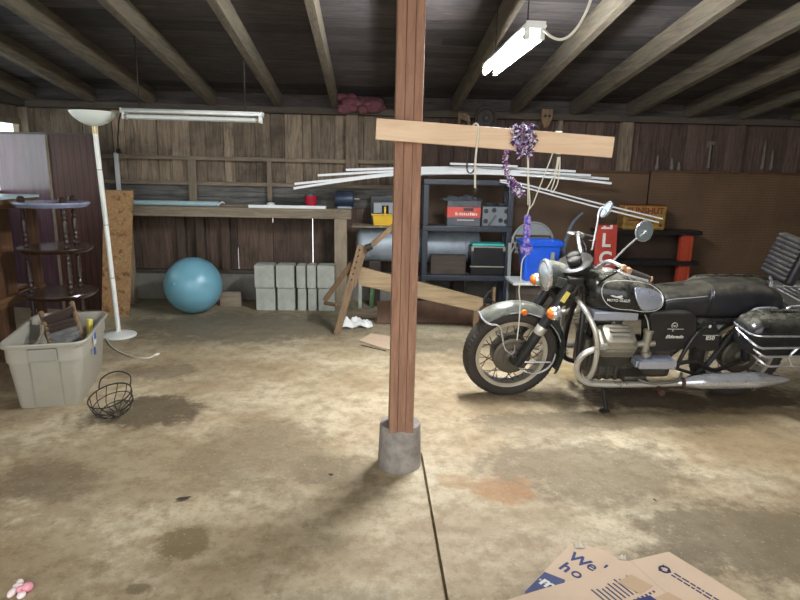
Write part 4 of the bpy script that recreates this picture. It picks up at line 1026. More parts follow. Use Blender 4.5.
rw = wheel('rear_wheel', 1.50, .308, BM, True)
mb = Fm(); mb.tube([(-.005, -.072, .40), (.0, -.075, .36), (-.02, -.078, .32), (.005, -.075, .27)], .006, 6, 4); mb.build('brake_lever', M['alloy'], fw)
def fender(Mx, o, r, a0, a1, w_, name, mat, droop=.035, flare=0):
    mb = MB(Mx)
    def fn(u, v):
        a = R(a0+(a1-a0)*u); s_ = (v-.5)*2; rr = r-droop*abs(s_)**2.2
        rr += flare*max(0, 1-u*7)
        return o+Vector((rr*math.cos(a), s_*w_, rr*math.sin(a)))
    mb.grid(fn, 40, 12, .003); return mb.build(name, mat, bike, 1.0)
fd = fender(FM, AX, .358, 128, -24, .076, 'front_fender', M['bike_dusty'], .05)
mb = Fm(); e = [AX+Vector(((.362-.05)*math.cos(R(a)), -.078, (.362-.05)*math.sin(R(a)))) for a in np.linspace(100, 20, 20)]
mb.tube(e, .003, 6); mb.build('fender_stripe', M['chrome'], fd)
mb = Fm(); p = AX+Vector((.30*math.cos(R(84)), -.083, .318*math.sin(R(84)))); mb.lathe([(.0, -.012), (.016, -.01), (.018, 0), (.018, .008)], p, (0, 1, 0), 18); lab(mb.build('side_reflector', M['orange_lens'], fd), 'small round orange reflector')
# fender stays
mb = Fm()
tip = AX+Vector((.355*math.cos(R(128)), 0, .355*math.sin(R(128))))
for s_ in (-1, 1):
    mb.tube([tip+Vector((-.006, 0, .006)), tip+Vector((.0, s_*.06, -.012)), tip+Vector((.04, s_*.088, -.035)), tip+Vector((.085, s_*.094, -.04)), tip+Vector((.112, s_*.094, -.07)), tip+Vector((.15, s_*.092, -.2)), Vector((-.012, s_*.088, .335))], .006, 8, 6)
    mb.tube([(.03, s_*.088, .285), (.24, s_*.09, .276)], .006, 8)
    mb.tube([(.0, s_*.088, .285), (.05, s_*.092, .235), (.13, s_*.094, .20), (.21, s_*.092, .22), (.255, s_*.085, .27), (.27, s_*.08, .33)], .006, 8, 6)
mb.build('fender_stay', M['chrome'], fd)
# forks
for s_ in (-1, 1):
    y = s_*.10; p = lambda d: AX+SD*d+Vector((.022, y, -.03))
    mb = Fm(); mb.tube([p(-.01), p(.03), p(.30)], [.026, .03, .033], 18); mb.lathe([(0, -.02), (.03, -.02), (.03, .02), (0, .02)], AX+Vector((0, y, 0)), (0, 1, 0), 18)
    fk = mb.build('fork_leg', M['bike_black_low'], bike)
    mb = Fm(); mb.tube([p(.235), p(.24), p(.285), p(.29)], [.034, .036, .036, .034], 18); mb.build('fork_seal', M['dull_chrome'], fk)
    mb = Fm(); mb.tube([p(.29), p(.62)], [.0325, .036], 18); mb.build('fork_cover', M['bike_black_low'], fk)
    mb = Fm(); q = p(.52); mb.bar(q+Vector((0, s_*.032, 0))-SD*.035, q+Vector((0, s_*.032, 0))+SD*.035, .03, .008, up=(0, 1, 0)); mb.build('fork_sticker', M['yellow_label'], fk)
    # turn signals
    c = AX+SD*.41+Vector((.0, s_*.17, -.02)) if s_ < 0 else AX+SD*.47+Vector((-.02, s_*.2, .0))
    mb = Fm(); mb.lathe([(.0, -.02), (.038, -.016), (.044, 0), (.036, .025), (.018, .045), (0, .05)], c, (.95, 0, .0), 20); mb.tube([c+Vector((.04, 0, 0)), AX+SD*.43+Vector((.03, s_*.11, 0))], .010, 8); bk_ = mb.build('turn_signal', M['chrome'], bike)
    mb = Fm(); mb.lathe([(.0, -.026), (.022, -.022), (.034, -.008), (.036, .0)], c+Vector((-.016, 0, 0)), (.95, 0, 0), 20); mb.build('orange_lens', M['orange_lens'], bk_)
mb = Fm(); top = AX+SD*.62+Vector((.03, 0, -.02)); mb.bar(top+Vector((0, -.14, 0)), top+Vector((0, .14, 0)), .09, .04, bev=.01); lo_ = AX+SD*.47+Vector((.05, 0, -.02)); mb.bar(lo_+Vector((0, -.13, 0)), lo_+Vector((0, .13, 0)), .08, .05, bev=.01)
mb.cyl(lo_+Vector((.04, 0, -.02)), top+Vector((.04, 0, 0)), .035); mb.build('fork_yoke', M['bike_black_low'], bike)
# headlight
hc = Vector((.185, 0, .835)); hd = Vector((-1, 0, -.03)).normalized()
mb = Fm(); mb.lathe([(.0, -.135), (.03, -.13), (.058, -.105), (.078, -.06), (.09, -.01), (.092, .012)], hc, hd, 32); 
for s_ in (-1, 1): mb.bar((.20, s_*.094, .83), (.33, s_*.11, .79), .012, .06, bev=.004)
hl_ = mb.build('headlight', M['bike_dusty'], bike)
mb = Fm(); mb.lathe([(.088, .005), (.098, .01), (.1, .024), (.092, .034), (.084, .034)], hc, hd, 36, cap=False); mb.build('headlight_ring', M['chrome'], hl_)
mb = Fm(); mb.lathe([(.086, .026), (.07, .038), (.04, .048), (0, .052)], hc, hd, 32); mb.build('lens', M['glass_lens'], hl_)
# instrument panel
ic = Vector((.345, 0, .885)); iu = Vector((-.42, 0, .9)).normalized()
mb = Fm(); mb.lathe([(.0, -.05), (.06, -.045), (.098, -.01), (.112, .018), (.112, .03), (.10, .038), (0, .038)], ic, iu, 32, sx=1.0, sy=1.15); ip = mb.build('instrument_panel', M['bike_black_low'], bike)
for yy, xx in ((.045, .02), (-.045, -.01)):
    mb = Fm(); c = ic+iu*.036+Vector((xx, yy, .01)); mb.lathe([(.04, 0), (.044, .004), (.044, .024), (.038, .03), (.034, .024), (0, .022)], c, iu, 28); mb.build('gauge', M['bike_black_low'], ip)
# handlebars
mb = Fm(); hp = []
far = [(.43, .0, .90), (.43, .09, .905), (.43, .15, .945), (.44, .22, .995), (.475, .30, .995), (.53, .345, .97), (.61, .372, .94)]
near = [(x, -y, z) for x, y, z in far[1:]]
mb.tube(near[::-1]+far, .0125, 12, 6); hb = mb.build('handlebar', M['chrome'], bike)
for s_ in (-1, 1):
    a, b = Vector((.52, s_*.340, .975)), Vector((.62, s_*.382, .945)); d = (b-a).normalized()
    mb = Fm(); mb.tube([a, a+d*.015, b-d*.012, b], [.019, .0175, .018, .018], 16); gp = mb.build('grip', M['black_rubber'], hb)
    mb = Fm(); mb.tube([b-d*.006, b, b+d*.008], [.0185, .019, .012], 16); lab(mb.build('grip_end', M['amber_old'], hb), 'tan worn grip end')
    mb = Fm(); mb.box(a-d*.02, (.03, .04, .036), .008); mb.box(a-d*.045+Vector((0, 0, .012)), (.022, .03, .024), .006); lab(mb.build('switch_housing', M['amber_old' if s_ < 0 else 'alloy'], hb), 'worn control housing')
    l0 = a-d*.05+Vector((-.015, s_*.015, .0)); mb = Fm(); mb.tube([l0, l0+Vector((-.03, s_*.035, .0)), l0+Vector((.03, s_*.08, -.012)), l0+Vector((.11, s_*.10, -.03))], [.008, .008, .007, .008], 8, 5); mb.build('control_lever', M['chrome'], hb)
    mb = Fm(); mb.tube([a-d*.05, Vector((.50, s_*.22, .93)), Vector((.45, s_*.13, .82)), Vector((.44, s_*.10, .70))], .006, 8, 6); mb.build('cable', M['black'], hb)
# mirrors (near one shows its face, far one nearly edge on)
for s_, pc, base, nrm in ((-1, bl(643, 231, -.30), bl(611, 263, -.24), Vector((.30, -1, .10))), (1, bl(607.5, 210, .26), bl(592, 250, .20), Vector((-.85, .08, .42)))):
    mb = B(); nrm = nrm.normalized(); mb.lathe([(0, -.016), (.026, -.013), (.050, -.004), (.057, .004), (.055, .009), (0, .009)], pc, nrm, 32); mi = mb.build('mirror', M['mirror'], bike)
    mb = B(); mb.lathe([(.053, .008), (.058, .006), (.058, .013), (.051, .013)], pc, nrm, 32, cap=False); mb.build('mirror_rim', M['chrome'], mi)
    mb = B(); back = pc-nrm*.012
    if s_ < 0: mb.tube([base, base.lerp(pc, .5)+Vector((0, 0, .002)), pc+nrm*.02-Vector((.02, 0, .018)), pc+nrm*.02], .0055, 8, 5); mb.ball(pc+nrm*.016, .013, 12)
    else: mb.tube([base, bl(597, 225, .21), bl(599, 212, .22), bl(602, 207.5, .24), pc-nrm*.01], .0065, 8, 6)
    mb.build('mirror_stalk', M['chrome'], mi)
# tank
TS = np.array([(.400, .735, .055, .075), (.415, .738, .085, .105), (.45, .738, .110, .138), (.52, .734, .126, .165), (.62, .724, .134, .178), (.72, .708, .130, .176), (.80, .692, .118, .165), (.87, .677, .095, .143), (.915, .667, .066, .108), (.935, .662, .035, .06)])
def tk(x): return [float(np.interp(x, TS[:, 0], TS[:, i])) for i in (1, 2, 3)]
NE = 2.5
mb = B(); rs = []
for x in np.concatenate([np.linspace(.400, .45, 6), np.linspace(.47, .87, 22), np.linspace(.885, .935, 6)]):
    zc, hh, hw_ = tk(x); ring = []
    for i in range(40):
        a = 2*math.pi*i/40; c, s_ = math.cos(a), math.sin(a)
        ring.append((x, hw_*math.copysign(abs(c)**(2/NE), c), zc+hh*math.copysign(abs(s_)**(2/NE), s_)))
    rs.append(ring)
mb.rings(rs); tank = mb.build('fuel_tank', M['bike_black'], bike, 1.0)
def tsurf(x, z, lift=.0015):
    zc, hh, hw_ = tk(x); u = min(.999, abs(z-zc)/hh); return Vector((x, -(hw_*(1-u**NE)**(1/NE)+lift), z))
def thit(px, py):
    y = -.165
    for _ in range(8): q = bl(px, py, y); y = .5*y+.5*tsurf(min(max(q.x, .405), .93), q.z).y
    return bl(px, py, y)
def tpt(px, py): q = thit(px, py); return tsurf(q.x, q.z)
zm = lambda u, v: (560+u/6.667, 250+v/6.667)
loop = [(300, 222), (350, 207), (440, 205), (540, 215), (620, 240), (672, 285), (690, 325), (680, 370), (640, 402), (560, 412), (470, 400), (380, 392), (320, 365), (285, 315), (280, 260)]
mb = B(); mb.tube([tpt(*zm(*p)) for p in loop], .0022, 6, 5, closed=True); mb.build('tank_stripe', M['white_print'], tank)
pan = crom([thit(*zm(*p)) for p in [(500, 255), (540, 250), (610, 262), (660, 290), (684, 325), (676, 365), (640, 392), (560, 400), (530, 375), (508, 320)]], 5, True)
pc = sum(pan, Vector())/len(pan)
mb = B(); rs = [[tsurf(p.x, p.z, .002) for p in [pc.lerp(q, f) for q in pan]] for f in (1.0, .97, .8, .6, .4, .2, .03)]
rs = [[tsurf(q.x, q.z, -.004) for q in pan]]+[[tsurf(pc.lerp(q, f).x, pc.lerp(q, f).z, .004) for q in pan] for f in (1.0, .97, .8, .6, .4, .2, .03)]
mb.rings(rs); mb.build('silver_panel', M['silver'], tank)
mb = B(); mb.tube([tsurf(q.x, q.z, .005) for q in pan], .003, 6, closed=True); mb.build('panel_edging', M['chrome'], tank)
b = text_mesh('MOTO GUZZI', .021, ext=.0006, bold=.0004); c = thit(*zm(392, 338))
for v in b.verts: q = tsurf(c.x+v.co.x, c.z+v.co.y, .002); v.co = Vector((q.x, q.y-v.co.z, q.z))
mb = B(); mb.mergebm(b); mb.build('lettering', M['white_print'], tank)
eg = [(335, 303), (352, 300), (375, 308), (398, 305), (412, 302), (420, 310), (408, 316), (425, 326), (395, 322), (372, 317), (350, 311)]
mb = B(); pts = [tpt(*zm(*p)) for p in eg]; mb.prism([p+Vector((0, -.001, 0)) for p in pts], (0, -.001, 0)); mb.build('eagle_badge', M['white_print'], tank)
mb = B(); zc, hh, hw_ = tk(.55); mb.lathe([(.034, 0), (.036, .012), (.03, .02), (0, .022)], (.55, 0, zc+hh-.004), (0, 0, 1), 24); mb.build('filler_cap', M['dull_chrome'], tank)
mb = B(); mb.box((.47, -.05, .855), (.06, .03, .02), .008); mb.bm.free()
# seat
SS = np.array([(.86, .715, .615, .10), (.885, .748, .612, .128), (.95, .762, .606, .135), (1.05, .772, .602, .14), (1.13, .784, .600, .145), (1.18, .795, .60, .147), (1.30, .806, .60, .15), (1.45, .812, .60, .15), (1.55, .800, .605, .145), (1.62, .765, .62, .13), (1.66, .715, .64, .10)])
mb = B(); rs = []
for x in np.linspace(.86, 1.66, 44):
    zt, zb, hw_ = [float(np.interp(x, SS[:, 0], SS[:, i])) for i in (1, 2, 3)]; zc = (zt+zb)/2; hh = (zt-zb)/2; ring = []
    for i in range(36):
        a = 2*math.pi*i/36; c, s_ = math.cos(a), math.sin(a); e_ = 3.2 if s_ > 0 else 5
        ring.append((x, hw_*math.copysign(abs(c)**(2/e_), c), zc+hh*math.copysign(abs(s_)**(2/e_), s_)))
    rs.append(ring)
mb.rings(rs); seat = mb.build('seat', M['leather'], bike, 1.0)
mb = B()
for x in (1.145, 1.16): 
    zt, zb, hw_ = [float(np.interp(x, SS[:, 0], SS[:, i])) for i in (1, 2, 3)]; zc = (zt+zb)/2; hh = (zt-zb)/2
    mb.tube([(x+.03*(max(0, math.sin(a))), (hw_+.002)*math.copysign(abs(math.cos(a))**(2/3.2), math.cos(a)), zc+(hh+.002)*math.copysign(abs(math.sin(a))**(2/3.2), math.sin(a))) for a in np.linspace(-.8, math.pi+.8, 30)], .004, 6)
mb.build('piping', M['leather'], seat)
mb = B(); mb.tube([(x, -(float(np.interp(x, SS[:, 0], SS[:, 3]))*.955), float(np.interp(x, SS[:, 0], SS[:, 1]))-.03) for x in np.linspace(.88, 1.13, 12)], .003, 6); mb.build('seam', M['dull_chrome'], seat)
# backrest
t_ = R(14); BR = Matrix.Translation((1.665, 0, .955)) @ Matrix.Rotation(t_, 4, 'Y')
mb = MB(BM @ BR); mb.box((0.01, 0, 0), (.06, .26, .285), .025, seg=3)
for i in range(9): mb.tube([(-.022, -.115, -.115+i*.029), (-.028, 0, -.115+i*.029), (-.022, .115, -.115+i*.029)], .0165, 10, 3)
pad = mb.build('backrest', M['leather'], bike, 1.0)
mb = B()
for s_ in (-1, 1):
    mb.tube([(1.70, s_*.13, 1.06), (1.735, s_*.15, .95), (1.70, s_*.155, .82), (1.735, s_*.16, .73), (1.74, s_*.16, .58)], .009, 10, 6)
mb.build('sissy_bar', M['chrome'], bike)
# luggage rack and rails behind the seat
mb = B()
for s_ in (-1, 1): mb.tube([(1.35, s_*.19, .62), (1.385, s_*.195, .675), (1.43, s_*.195, .70), (1.53, s_*.195, .70), (1.55, s_*.195, .68), (1.555, s_*.195, .62)], .008, 10, 5)
for s_ in (-1, 1): mb.tube([(1.58, s_*.17, .60), (1.62, s_*.172, .68), (1.67, s_*.172, .705), (1.95, s_*.172, .715)], .008, 10, 5)
mb.tube([(1.66, -.17, .61), (1.95, -.17, .625)], .007, 8)
for i in range(6): mb.tube([(1.68+i*.05, -.17, .70 if i > 1 else .66), (1.68+i*.05, .17, .70 if i > 1 else .66)], .005, 8)
mb.build('luggage_rack', M['chrome'], bike)
fender(BM, Vector((1.50, 0, .318)), .365, 150, -5, .095, 'rear_fender', M['bike_black'], .07)
# panniers
for s_ in (-1, 1):
    PM = BM @ Matrix.Translation((.02, 0, .125))
    y0, y1 = s_*.215, s_*.425; cy_ = (y0+y1)/2; hy = abs(y1-y0)/2
    lvl = [(-.03, .36), (-.01, .375), (0, .42), (.004, .495), (.006, .497)]
    mb = MB(PM); rs = []
    for o_, z in lvl: rs.append([(1.52+p[0], cy_+p[1], p[2]) for p in rrect(.265+o_, hy+o_, .05, z, 5)])
    mb.rings(rs); pn = mb.build('pannier', M['bike_black_low'], bike, .8)
    mb = MB(PM); rs = []
    for o_, z in ((.006, .503), (.006, .515), (-.005, .545), (-.03, .58), (-.07, .60), (-.1, .604)): rs.append([(1.52+p[0]+(o_*-.35), cy_+p[1], p[2]) for p in rrect(.265+o_, max(.02, hy+o_*.75), .05, z, 5)])
    mb.rings(rs); mb.build('pannier_lid', M['bike_black'], pn, .8)
    mb = MB(PM); mb.tube([(1.52+p[0], cy_+p[1], p[2]) for p in rrect(.275, hy+.008, .055, .50, 5)], .0055, 8, closed=True); mb.build('chrome_line', M['chrome'], pn)
    mb = MB(PM); yo = s_*.445
    for z, xs_ in ((.432, 1.225), (.378, 1.265), (.318, 1.30)):
        mb.tube([(xs_, s_*.30, z+.06), (xs_+.02, yo-s_*.03, z+.03), (xs_+.07, yo, z+.002), (xs_+.15, yo, z), (1.79, yo, z+.01), (1.85, s_*.40, z+.01)], .007, 10, 5)
    for x in (1.48,): mb.tube([(x+.035, yo, .432), (x, yo, .376), (x+.035, yo, .32)], .008, 8, 3)
    mb.tube([(1.225, s_*.30, .515), (1.26, s_*.30, .44), (1.30, s_*.30, .405)], .007, 8, 4)
    mb.build('pannier_guard', M['chrome'], pn)
# side boxes
def side_poly(pp, y0, d): return [Vector((q.x, y0, q.z)) for q in [bl(px, py, y0) for px, py in pp]]
mb = B(); pl = side_poly([(650, 317), (655, 314), (692, 314), (697, 317), (697, 346), (692, 349), (654, 352), (650, 349)], -.205, 0); mb.prism(pl, (0, .13, 0)); bmesh.ops.bevel(mb.bm, geom=[e for e in mb.bm.edges], offset=.006, segments=2, affect='EDGES'); bx_ = mb.build('battery_cover', M['bike_black_low'], bike)
pl = bl(674, 336.5, -.207); 
text('Eldorado', .030, BM @ frame((pl.x, -.2115, pl.z), (1, 0, 0), (0, 0, 1)), M['white_print'], bx_, shear=.35, bold=.0006)
mb = B(); e1 = bl(674, 328, -.21)
mb.tube([(e1.x+.017*math.cos(a), -.2115, e1.z+.017+.017*math.sin(a)) for a in np.linspace(-.9, 4.04, 20)], .0022, 6); mb.prism([(e1.x-.012, -.211, e1.z+.02), (e1.x, -.211, e1.z+.006), (e1.x+.012, -.211, e1.z+.02), (e1.x, -.211, e1.z+.016)], (0, -.001, 0)); mb.bb((e1.x-.04, -.2125, e1.z-.008), (e1.x+.06, -.2105, e1.z-.005)); mb.bb((e1.x-.006, -.2125, e1.z-.022), (e1.x-.002, -.2105, e1.z-.006)); mb.build('emblem', M['white_print'], bx_)
mb = B(); pp = [(695, 348)]+[(707+12.5*math.cos(R(a)), 334+13*math.sin(R(a))) for a in range(180, 361, 15)]+[(719, 350), (708, 352)]
mb.prism(side_poly(pp, -.19, 0), (0, .10, 0)); bmesh.ops.bevel(mb.bm, geom=[e for e in mb.bm.edges], offset=.006, segments=2, affect='EDGES'); bx_ = mb.build('tool_box_cover', M['bike_black_low'], bike, .8)
q = bl(710, 338, -.195); text('850', .037, BM @ frame((q.x, -.1975, q.z), (1, 0, 0), (0, 0, 1)), M['white_print'], bx_, bold=.0006)
mb = B(); mb.bb((q.x-.05, -.1985, q.z+.018), (q.x+.05, -.1965, q.z+.0205)); q2 = bl(710, 326.5, -.195); mb.ball((q2.x, -.196, q2.z), (.009, .002, .011), 10); mb.build('emblem', M['white_print'], bx_)
# frame
mb = B()
for s_ in (-1, 1):
    mb.tube([(.42, s_*.03, .76), (.40, s_*.10, .55), (.40, s_*.14, .28), (.46, s_*.16, .17), (.75, s_*.16, .155), (1.05, s_*.16, .17), (1.2, s_*.15, .27), (1.30, s_*.15, .45), (1.38, s_*.15, .6)], .017, 10, 6)
    mb.tube([(.42, s_*.04, .74), (.7, s_*.07, .60), (1.0, s_*.13, .595), (1.35, s_*.15, .60), (1.7, s_*.15, .60)], .016, 10, 5)
    mb.tube([Vector((1.20, s_*.17, .585)), Vector((1.09, s_*.2, .55)), Vector((1.03, s_*.215, .46)), Vector((1.0, s_*.215, .36)), Vector((.99, s_*.215, .30))], .012, 10, 5)
    mb.tube([(.99, s_*.215, .34), (1.12, s_*.20, .345), (1.25, s_*.19, .28), (1.45, s_*.12, .31)], .014, 10, 5)
    mb.tube([(.99, s_*.2, .30), (1.15, s_*.20, .255), (1.3, s_*.19, .26)], .010, 10, 4)
mb.tube([(.44, 0, .75), (.5, 0, .60), (.5, 0, .4)], .025, 10, 4)
mb.build('frame', M['bike_black_low'], bike)
# shock absorbers
for s_ in (-1, 1):
    mb = B(); mb.tube([(1.36, s_*.185, .60), (1.46, s_*.16, .34)], .026, 14); mb.build('shock_absorber', M['bike_black_low'], bike)
# engine
mb = B(); mb.bb((.47, -.12, .17), (.76, .12, .42), .03); mb.bb((.44, -.09, .22), (.50, .09, .44), .03)
for i in range(5): mb.bb((.49+i*.05, -.135, .18), (.515+i*.05, .135, .36), .006)
for i in range(3): mb.bb((.48, -.132, .21+i*.05), (.74, .132, .222+i*.05), .003)
mb.bb((.74, -.11, .18), (1.02, .11, .40), .03); en = mb.build('engine_block', M['alloy_dark'], bike)
mb = B(); mb.bb((.44, -.165, .60), (.715, .165, .655), .008); lab(mb.build('generator_cover', M['silver'], bike), 'flat silver cover under the fuel tank')
for s_ in (-1, 1):
    cd = Vector((0, s_*.50, .866)).normalized(); o_ = Vector((.585, s_*.10, .325))
    CMx = BM @ frame(o_, (1, 0, 0), Vector((0, 0, 1)) if False else cd.cross(Vector((1, 0, 0)))*s_*1.0)
    # local: x along bike, y across the bore, z along the bore
    zax = CMx.to_3x3() @ Vector((0, 0, 1)); want = BM.to_3x3() @ cd
    if zax.dot(want) < 0: CMx = CMx @ Matrix.Rotation(math.pi, 4, 'X')
    mb = MB(CMx); mb.cyl((0, 0, 0), (0, 0, .13), .07, seg=24)
    for i in range(8):
        z = .025+i*.0135; mb.rings([[(p[0], p[1], zz) for p in rrect(.105, .085, .035, 0, 4)] for zz in (z, z+.005)])
    cy = mb.build('cylinder', M['alloy_dark'], bike)
    mb = MB(CMx)
    for i in range(4):
        z = .135+i*.0145; mb.rings([[(p[0], p[1], zz) for p in rrect(.115, .09, .04, 0, 4)] for zz in (z, z+.006)])
    mb.rings([[(p[0], p[1], z) for p in rrect(.105, .08, .035, 0, 4)] for z in (.13, .20)]); mb.build('cylinder_head', M['alloy'], cy)
    mb = MB(CMx); rs = []
    for o__, z in ((.0, .20), (.006, .205), (.006, .22), (-.008, .225), (-.014, .255), (-.04, .27), (-.06, .272)): rs.append([(p[0], p[1], p[2]) for p in rrect(.105+o__, .08+o__, .03, z, 5)])
    mb.rings(rs)
    for i in range(3): mb.bb((-.06, -.03+i*.03-.006, .268), (.06, -.03+i*.03+.006, .28), .004)
    mb.build('valve_cover', M['alloy'], cy)
    # carburettor
    mb = B(); c = Vector((.775, s_*.20, .47)); mb.cyl(c+Vector((0, 0, -.05)), c+Vector((0, 0, .07)), .025, seg=16); mb.cyl(c+Vector((-.08, 0, -.01)), c+Vector((.05, 0, .0)), .02, seg=14); mb.cyl(c+Vector((0, 0, .07)), c+Vector((0, 0, .085)), .03, seg=14); mb.cyl(c+Vector((0, s_*.02, -.075)), c+Vector((0, s_*.02, -.05)), .03, seg=14); mb.tube([c+Vector((0, 0, .085)), c+Vector((-.01, s_*-.02, .14)), c+Vector((-.03, s_*-.08, .2))], .005, 8, 4); mb.build('carburettor', M['alloy'], bike)
    # exhaust
    EM = BM @ Matrix.Translation((0, 0, .06))
    mb = MB(EM); yy = s_*.27
    mb.tube([(.50, s_*.27, .42), (.44, s_*.285, .415), (.365, s_*.29, .38), (.335, s_*.285, .32), (.345, s_*.275, .245), (.40, yy, .185), (.50, yy, .165), (.8, yy, .165), (1.05, yy, .175)], .019, 14, 7); ex = mb.build('exhaust_pipe', M['dull_chrome'], bike)
    mb = MB(EM); mb.tube([(.98, yy, .175), (1.03, yy, .178), (1.12, yy, .183), (1.2, yy, .187), (1.45, yy, .193), (1.52, yy, .195), (1.62, yy, .196), (1.685, yy, .197)], [.022, .028, .044, .050, .050, .045, .028, .010], 24, 3); mb.build('muffler', M['chrome'], ex)
    mb = MB(EM); mb.cyl((1.0, yy, .176), (1.02, yy, .176), .034, seg=16); mb.build('clamp', M['rust'], ex)
    # crash bar
    mb = B(); mb.tube([(.365, s_*.05, .70), (.345, s_*.13, .715), (.36, s_*.24, .685), (.40, s_*.30, .60), (.425, s_*.315, .50), (.43, s_*.31, .38), (.43, s_*.27, .28), (.44, s_*.18, .21)], .0155, 12, 6); mb.build('crash_bar', M['dull_chrome'], bike)
    mb = B(); mb.tube([(.82, s_*.15, .20), (.86, s_*.30, .205)], .012, 10); mb.tube([(.86, s_*.235, .205), (.86, s_*.34, .205)], .02, 12); mb.build('foot_peg', M['rust'], bike)
mb = B(); mb.bb((.715, -.29, .335), (.945, -.19, .388), .012, 3); mb.bb((.70, -.27, .34), (.715, -.20, .383), .004); lab(mb.build('starter_motor', M['silver'], bike), 'bright chrome starter cover')
mb = B(); mb.bb((.66, -.24, .215), (.80, -.12, .26), .01); mb.tube([(.72, -.29, .27), (.80, -.31, .255), (.95, -.31, .27), (.99, -.28, .31)], .009, 8, 5); mb.build('shift_linkage', M['alloy_dark'], bike)
# side stand down to the floor (local frame, foot at world z = 0)
sf = BI @ Vector((BK.x+.555, BK.y-.30, .012)); s0_ = Vector((.56, -.19, .16))
mb = B(); mb.tube([s0_, s0_.lerp(sf, .5), sf], [.014, .013, .011], 10); d_ = Vector((-.04, -.012, 0)); mb.bar(sf-d_*.5, sf+d_, .035, .012, bev=.003); mb.build('side_stand', M['iron'], bike)
# mud flap at the front wheel
mb = Fm(); mb.prism([(.27, -.06, .22), (.31, -.06, .22), (.31, -.06, .10), (.25, -.06, .03), (.22, -.06, .09)], (0, .12, 0)); mb.bm.free()

# ================================================================== FRONT: CARDBOARD, TOY, BITS
t = thing('flattened_carton', 'flattened tan carton with blue "We" print tucked beneath another', 'carton', flo(580, 570))
t['label'] = 'flattened tan carton with large blue lettering, tucked beneath the other carton'
P_ = lambda px, py, z=.012: flo(px, py, z)
def sheet(pts, z, th, nm, par): mb = MB(); mb.prism([Vector((p.x, p.y, z)) for p in [flo(*q, z+th) for q in pts]], (0, 0, th)); return mb.build(nm, M['card'], par)
sheet([(571, 543.5), (583, 545), (601, 549), (617, 557.5), (640, 590), (600, 640), (560, 640), (524, 592)], .002, .010, 'panel', t)
def fprint(pts, z, m, nm, par): mb = MB(); mb.prism([flo(*q, z) for q in pts], (0, 0, .0008)); return mb.build(nm, m, par)
fprint([(544.5, 572), (565, 580), (560, 610), (540, 612), (524.5, 592)], .0122, M['card_blue'], 'blue_patch', t)
dd = flo(596, 570, .0125)-flo(573, 557, .0125); dd.z = 0; dd.normalize(); uu = Vector((-dd.y, dd.x, 0))
def ftext(s_, size, px, py, m, par, z=.0125, **kw): return text(s_, size, frame(flo(px, py, z), dd, uu), m, par, **kw)
for ch, px, py in (('W', 579, 560), ('e', 592.3, 566.6), ('h', 565.8, 567.6), ('o', 577.3, 573.8), ("'", 603, 569)): ftext(ch, .074, px, py, M['card_blue'], t, bold=.0005 if ch in 'eo' else .0018)
ftext('m', .07, 548.5, 584, M['white_print'], t, z=.0132, bold=.002); ftext('from', .016, 543, 581.5, M['white_print'], t, z=.0132)
t = thing('flattened_carton', 'larger flattened tan carton on top, printed with a recycling mark', 'carton', flo(640, 590))
A_ = [(503, 601), (543, 588.5), (597, 574), (617, 560), (630, 561), (669, 552), (747, 600), (800, 640), (700, 680), (520, 680)]
sheet(A_, .014, .012, 'panel', t)
sheet([(630, 560.6), (669, 551.6), (747, 599.5), (800, 640), (720, 640)], .0262, .001, 'flap', t)
ZT = .0275
fprint([(617, 582), (631, 574.5), (653, 586), (640, 594)], ZT, M['card_tan'], 'tape_patch', t)
fprint([(650, 600), (668, 592), (690, 604), (670, 612)], ZT, M['card_tan'], 'tape_patch', t)
fprint([(633, 600), (650, 595.5), (658, 601), (640, 610)], ZT+.0004, M['card_blue'], 'blue_patch', t)
mb = MB(); c = flo(664.5, 569.5, ZT)
for k3 in range(3):
    a0_ = k3*2.094+.5; mb.tube([c+(dd*math.cos(a)+uu*math.sin(a))*.017 for a in np.linspace(a0_, a0_+1.55, 8)], .0042, 5)
    e = c+(dd*math.cos(a0_+1.6)+uu*math.sin(a0_+1.6))*.017; mb.cyl(e, e+(dd*-math.sin(a0_+1.6)+uu*math.cos(a0_+1.6))*.009, .008, .001, 8)
mb.build('recycling_mark', M['card_ink'], t)
l0, l1 = flo(673, 574, ZT), flo(722, 604, ZT); d3 = (l1-l0); d3.z = 0; d3.normalize(); u3 = Vector((-d3.y, d3.x, 0))
mb = MB(); rng = random.Random(6)
for row in range(2):
    x = 0
    while x < .30:
        w_ = rng.uniform(.008, .03); q = l0+d3*x-u3*(row*.017-.004); mb.prism([q, q+d3*w_, q+d3*w_+u3*.007, q+u3*.007], (0, 0, .0008)); x += w_+.005
mb.build('fine_print', M['card_ink'], t)
mb = MB(); q0, q1 = flo(598, 596, ZT-.0012), flo(640, 578, ZT-.0012); d4 = (q1-q0); d4.z = 0; L4 = d4.length; d4.normalize(); u4 = -Vector((-d4.y, d4.x, 0))
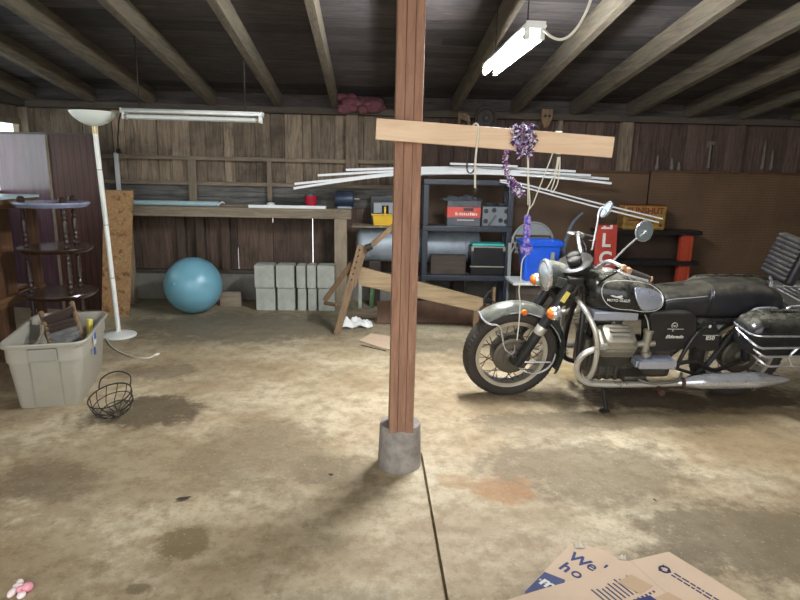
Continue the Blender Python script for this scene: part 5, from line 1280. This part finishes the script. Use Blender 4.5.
for i in range(11):
    q = q0+d4*(L4*i/11); ln = rng.uniform(.035, .075); mb.prism([q-u4*ln*.5, q+u4*.05, q+u4*.05+d4*.006, q-u4*ln*.5+d4*.006], (0, 0, .0008))
    q = q+u4*.066; mb.prism([q, q+u4*.009, q+u4*.009+d4*.008, q+d4*.008], (0, 0, .0008))
mb.build('fine_print', M['card_ink'], t)
for px, py, s_, lb in ((579, 546.5, .02, 'scrap of clear tape on the corner of the tucked carton'), (622, 559, .014, 'scrap of clear tape at the edge of the larger carton')):
    mb = MB(); c = flo(px, py, .012); mb.grid(crumple((c.x, c.y, .012), s_, s_*.7, .03, px), 12, 10, .001); tag(mb.build('tape_scrap', M['film'], sharp=1.2), lb, 'tape')
t = thing('pink_toy', 'tiny pink and white plastic flower toy lying on the floor', 'toy', flo(20, 592))
c = flo(20, 593)
for dx, dy, s_, m, nm in ((.02, .01, (.020, .018, .016), 'pink', 'pink_bloom'), (-.012, .018, (.022, .012, .012), 'toy_white', 'petal'), (-.018, -.012, (.013, .022, .012), 'toy_white', 'petal'), (-.02, .038, (.012, .013, .012), 'toy_white', 'petal'), (.018, -.022, (.014, .016, .010), 'toy_white', 'petal'), (.002, -.002, (.010, .010, .014), 'pink', 'bud')):
    mb = MB(); mb.ball((c.x+dx, c.y+dy, s_[2]*.95), s_, 12); mb.build(nm, M[m], t)
def leaf(px, py, s_, lb, seed):
    mb = MB(); c = flo(px, py); rng = random.Random(seed); a = rng.uniform(0, 3)
    pts = [(c.x+s_*(u*math.cos(a)-v*math.sin(a)), c.y+s_*(u*math.sin(a)+v*math.cos(a)), .004+.006*rng.random()) for u, v in ((-1, 0), (-.4, .35), (.3, .4), (1.1, .1), (.5, -.3), (-.3, -.4))]
    mb.prism(pts, (0, 0, .002)); tag(mb.build('dead_leaf', M['leaf']), lb, 'leaf')
leaf(183, 500, .03, 'curled dark leaf alone on the pale floor in front of the tote', 1)
leaf(331, 476, .012, 'tiny dark leaf bit on the floor near the post footing', 2)
leaf(655, 502, .012, 'tiny leaf bit on the dark floor patch behind the cartons', 5)
mb = MB(); mb.tube([at(449, 352, 3.6)*0+flo(361, 345, .006), flo(373, 348, .005), flo(386, 351, .005)], .004, 6); tag(mb.build('twig', M['leaf']), 'thin dark twig on the floor by the cardboard scrap', 'twig')
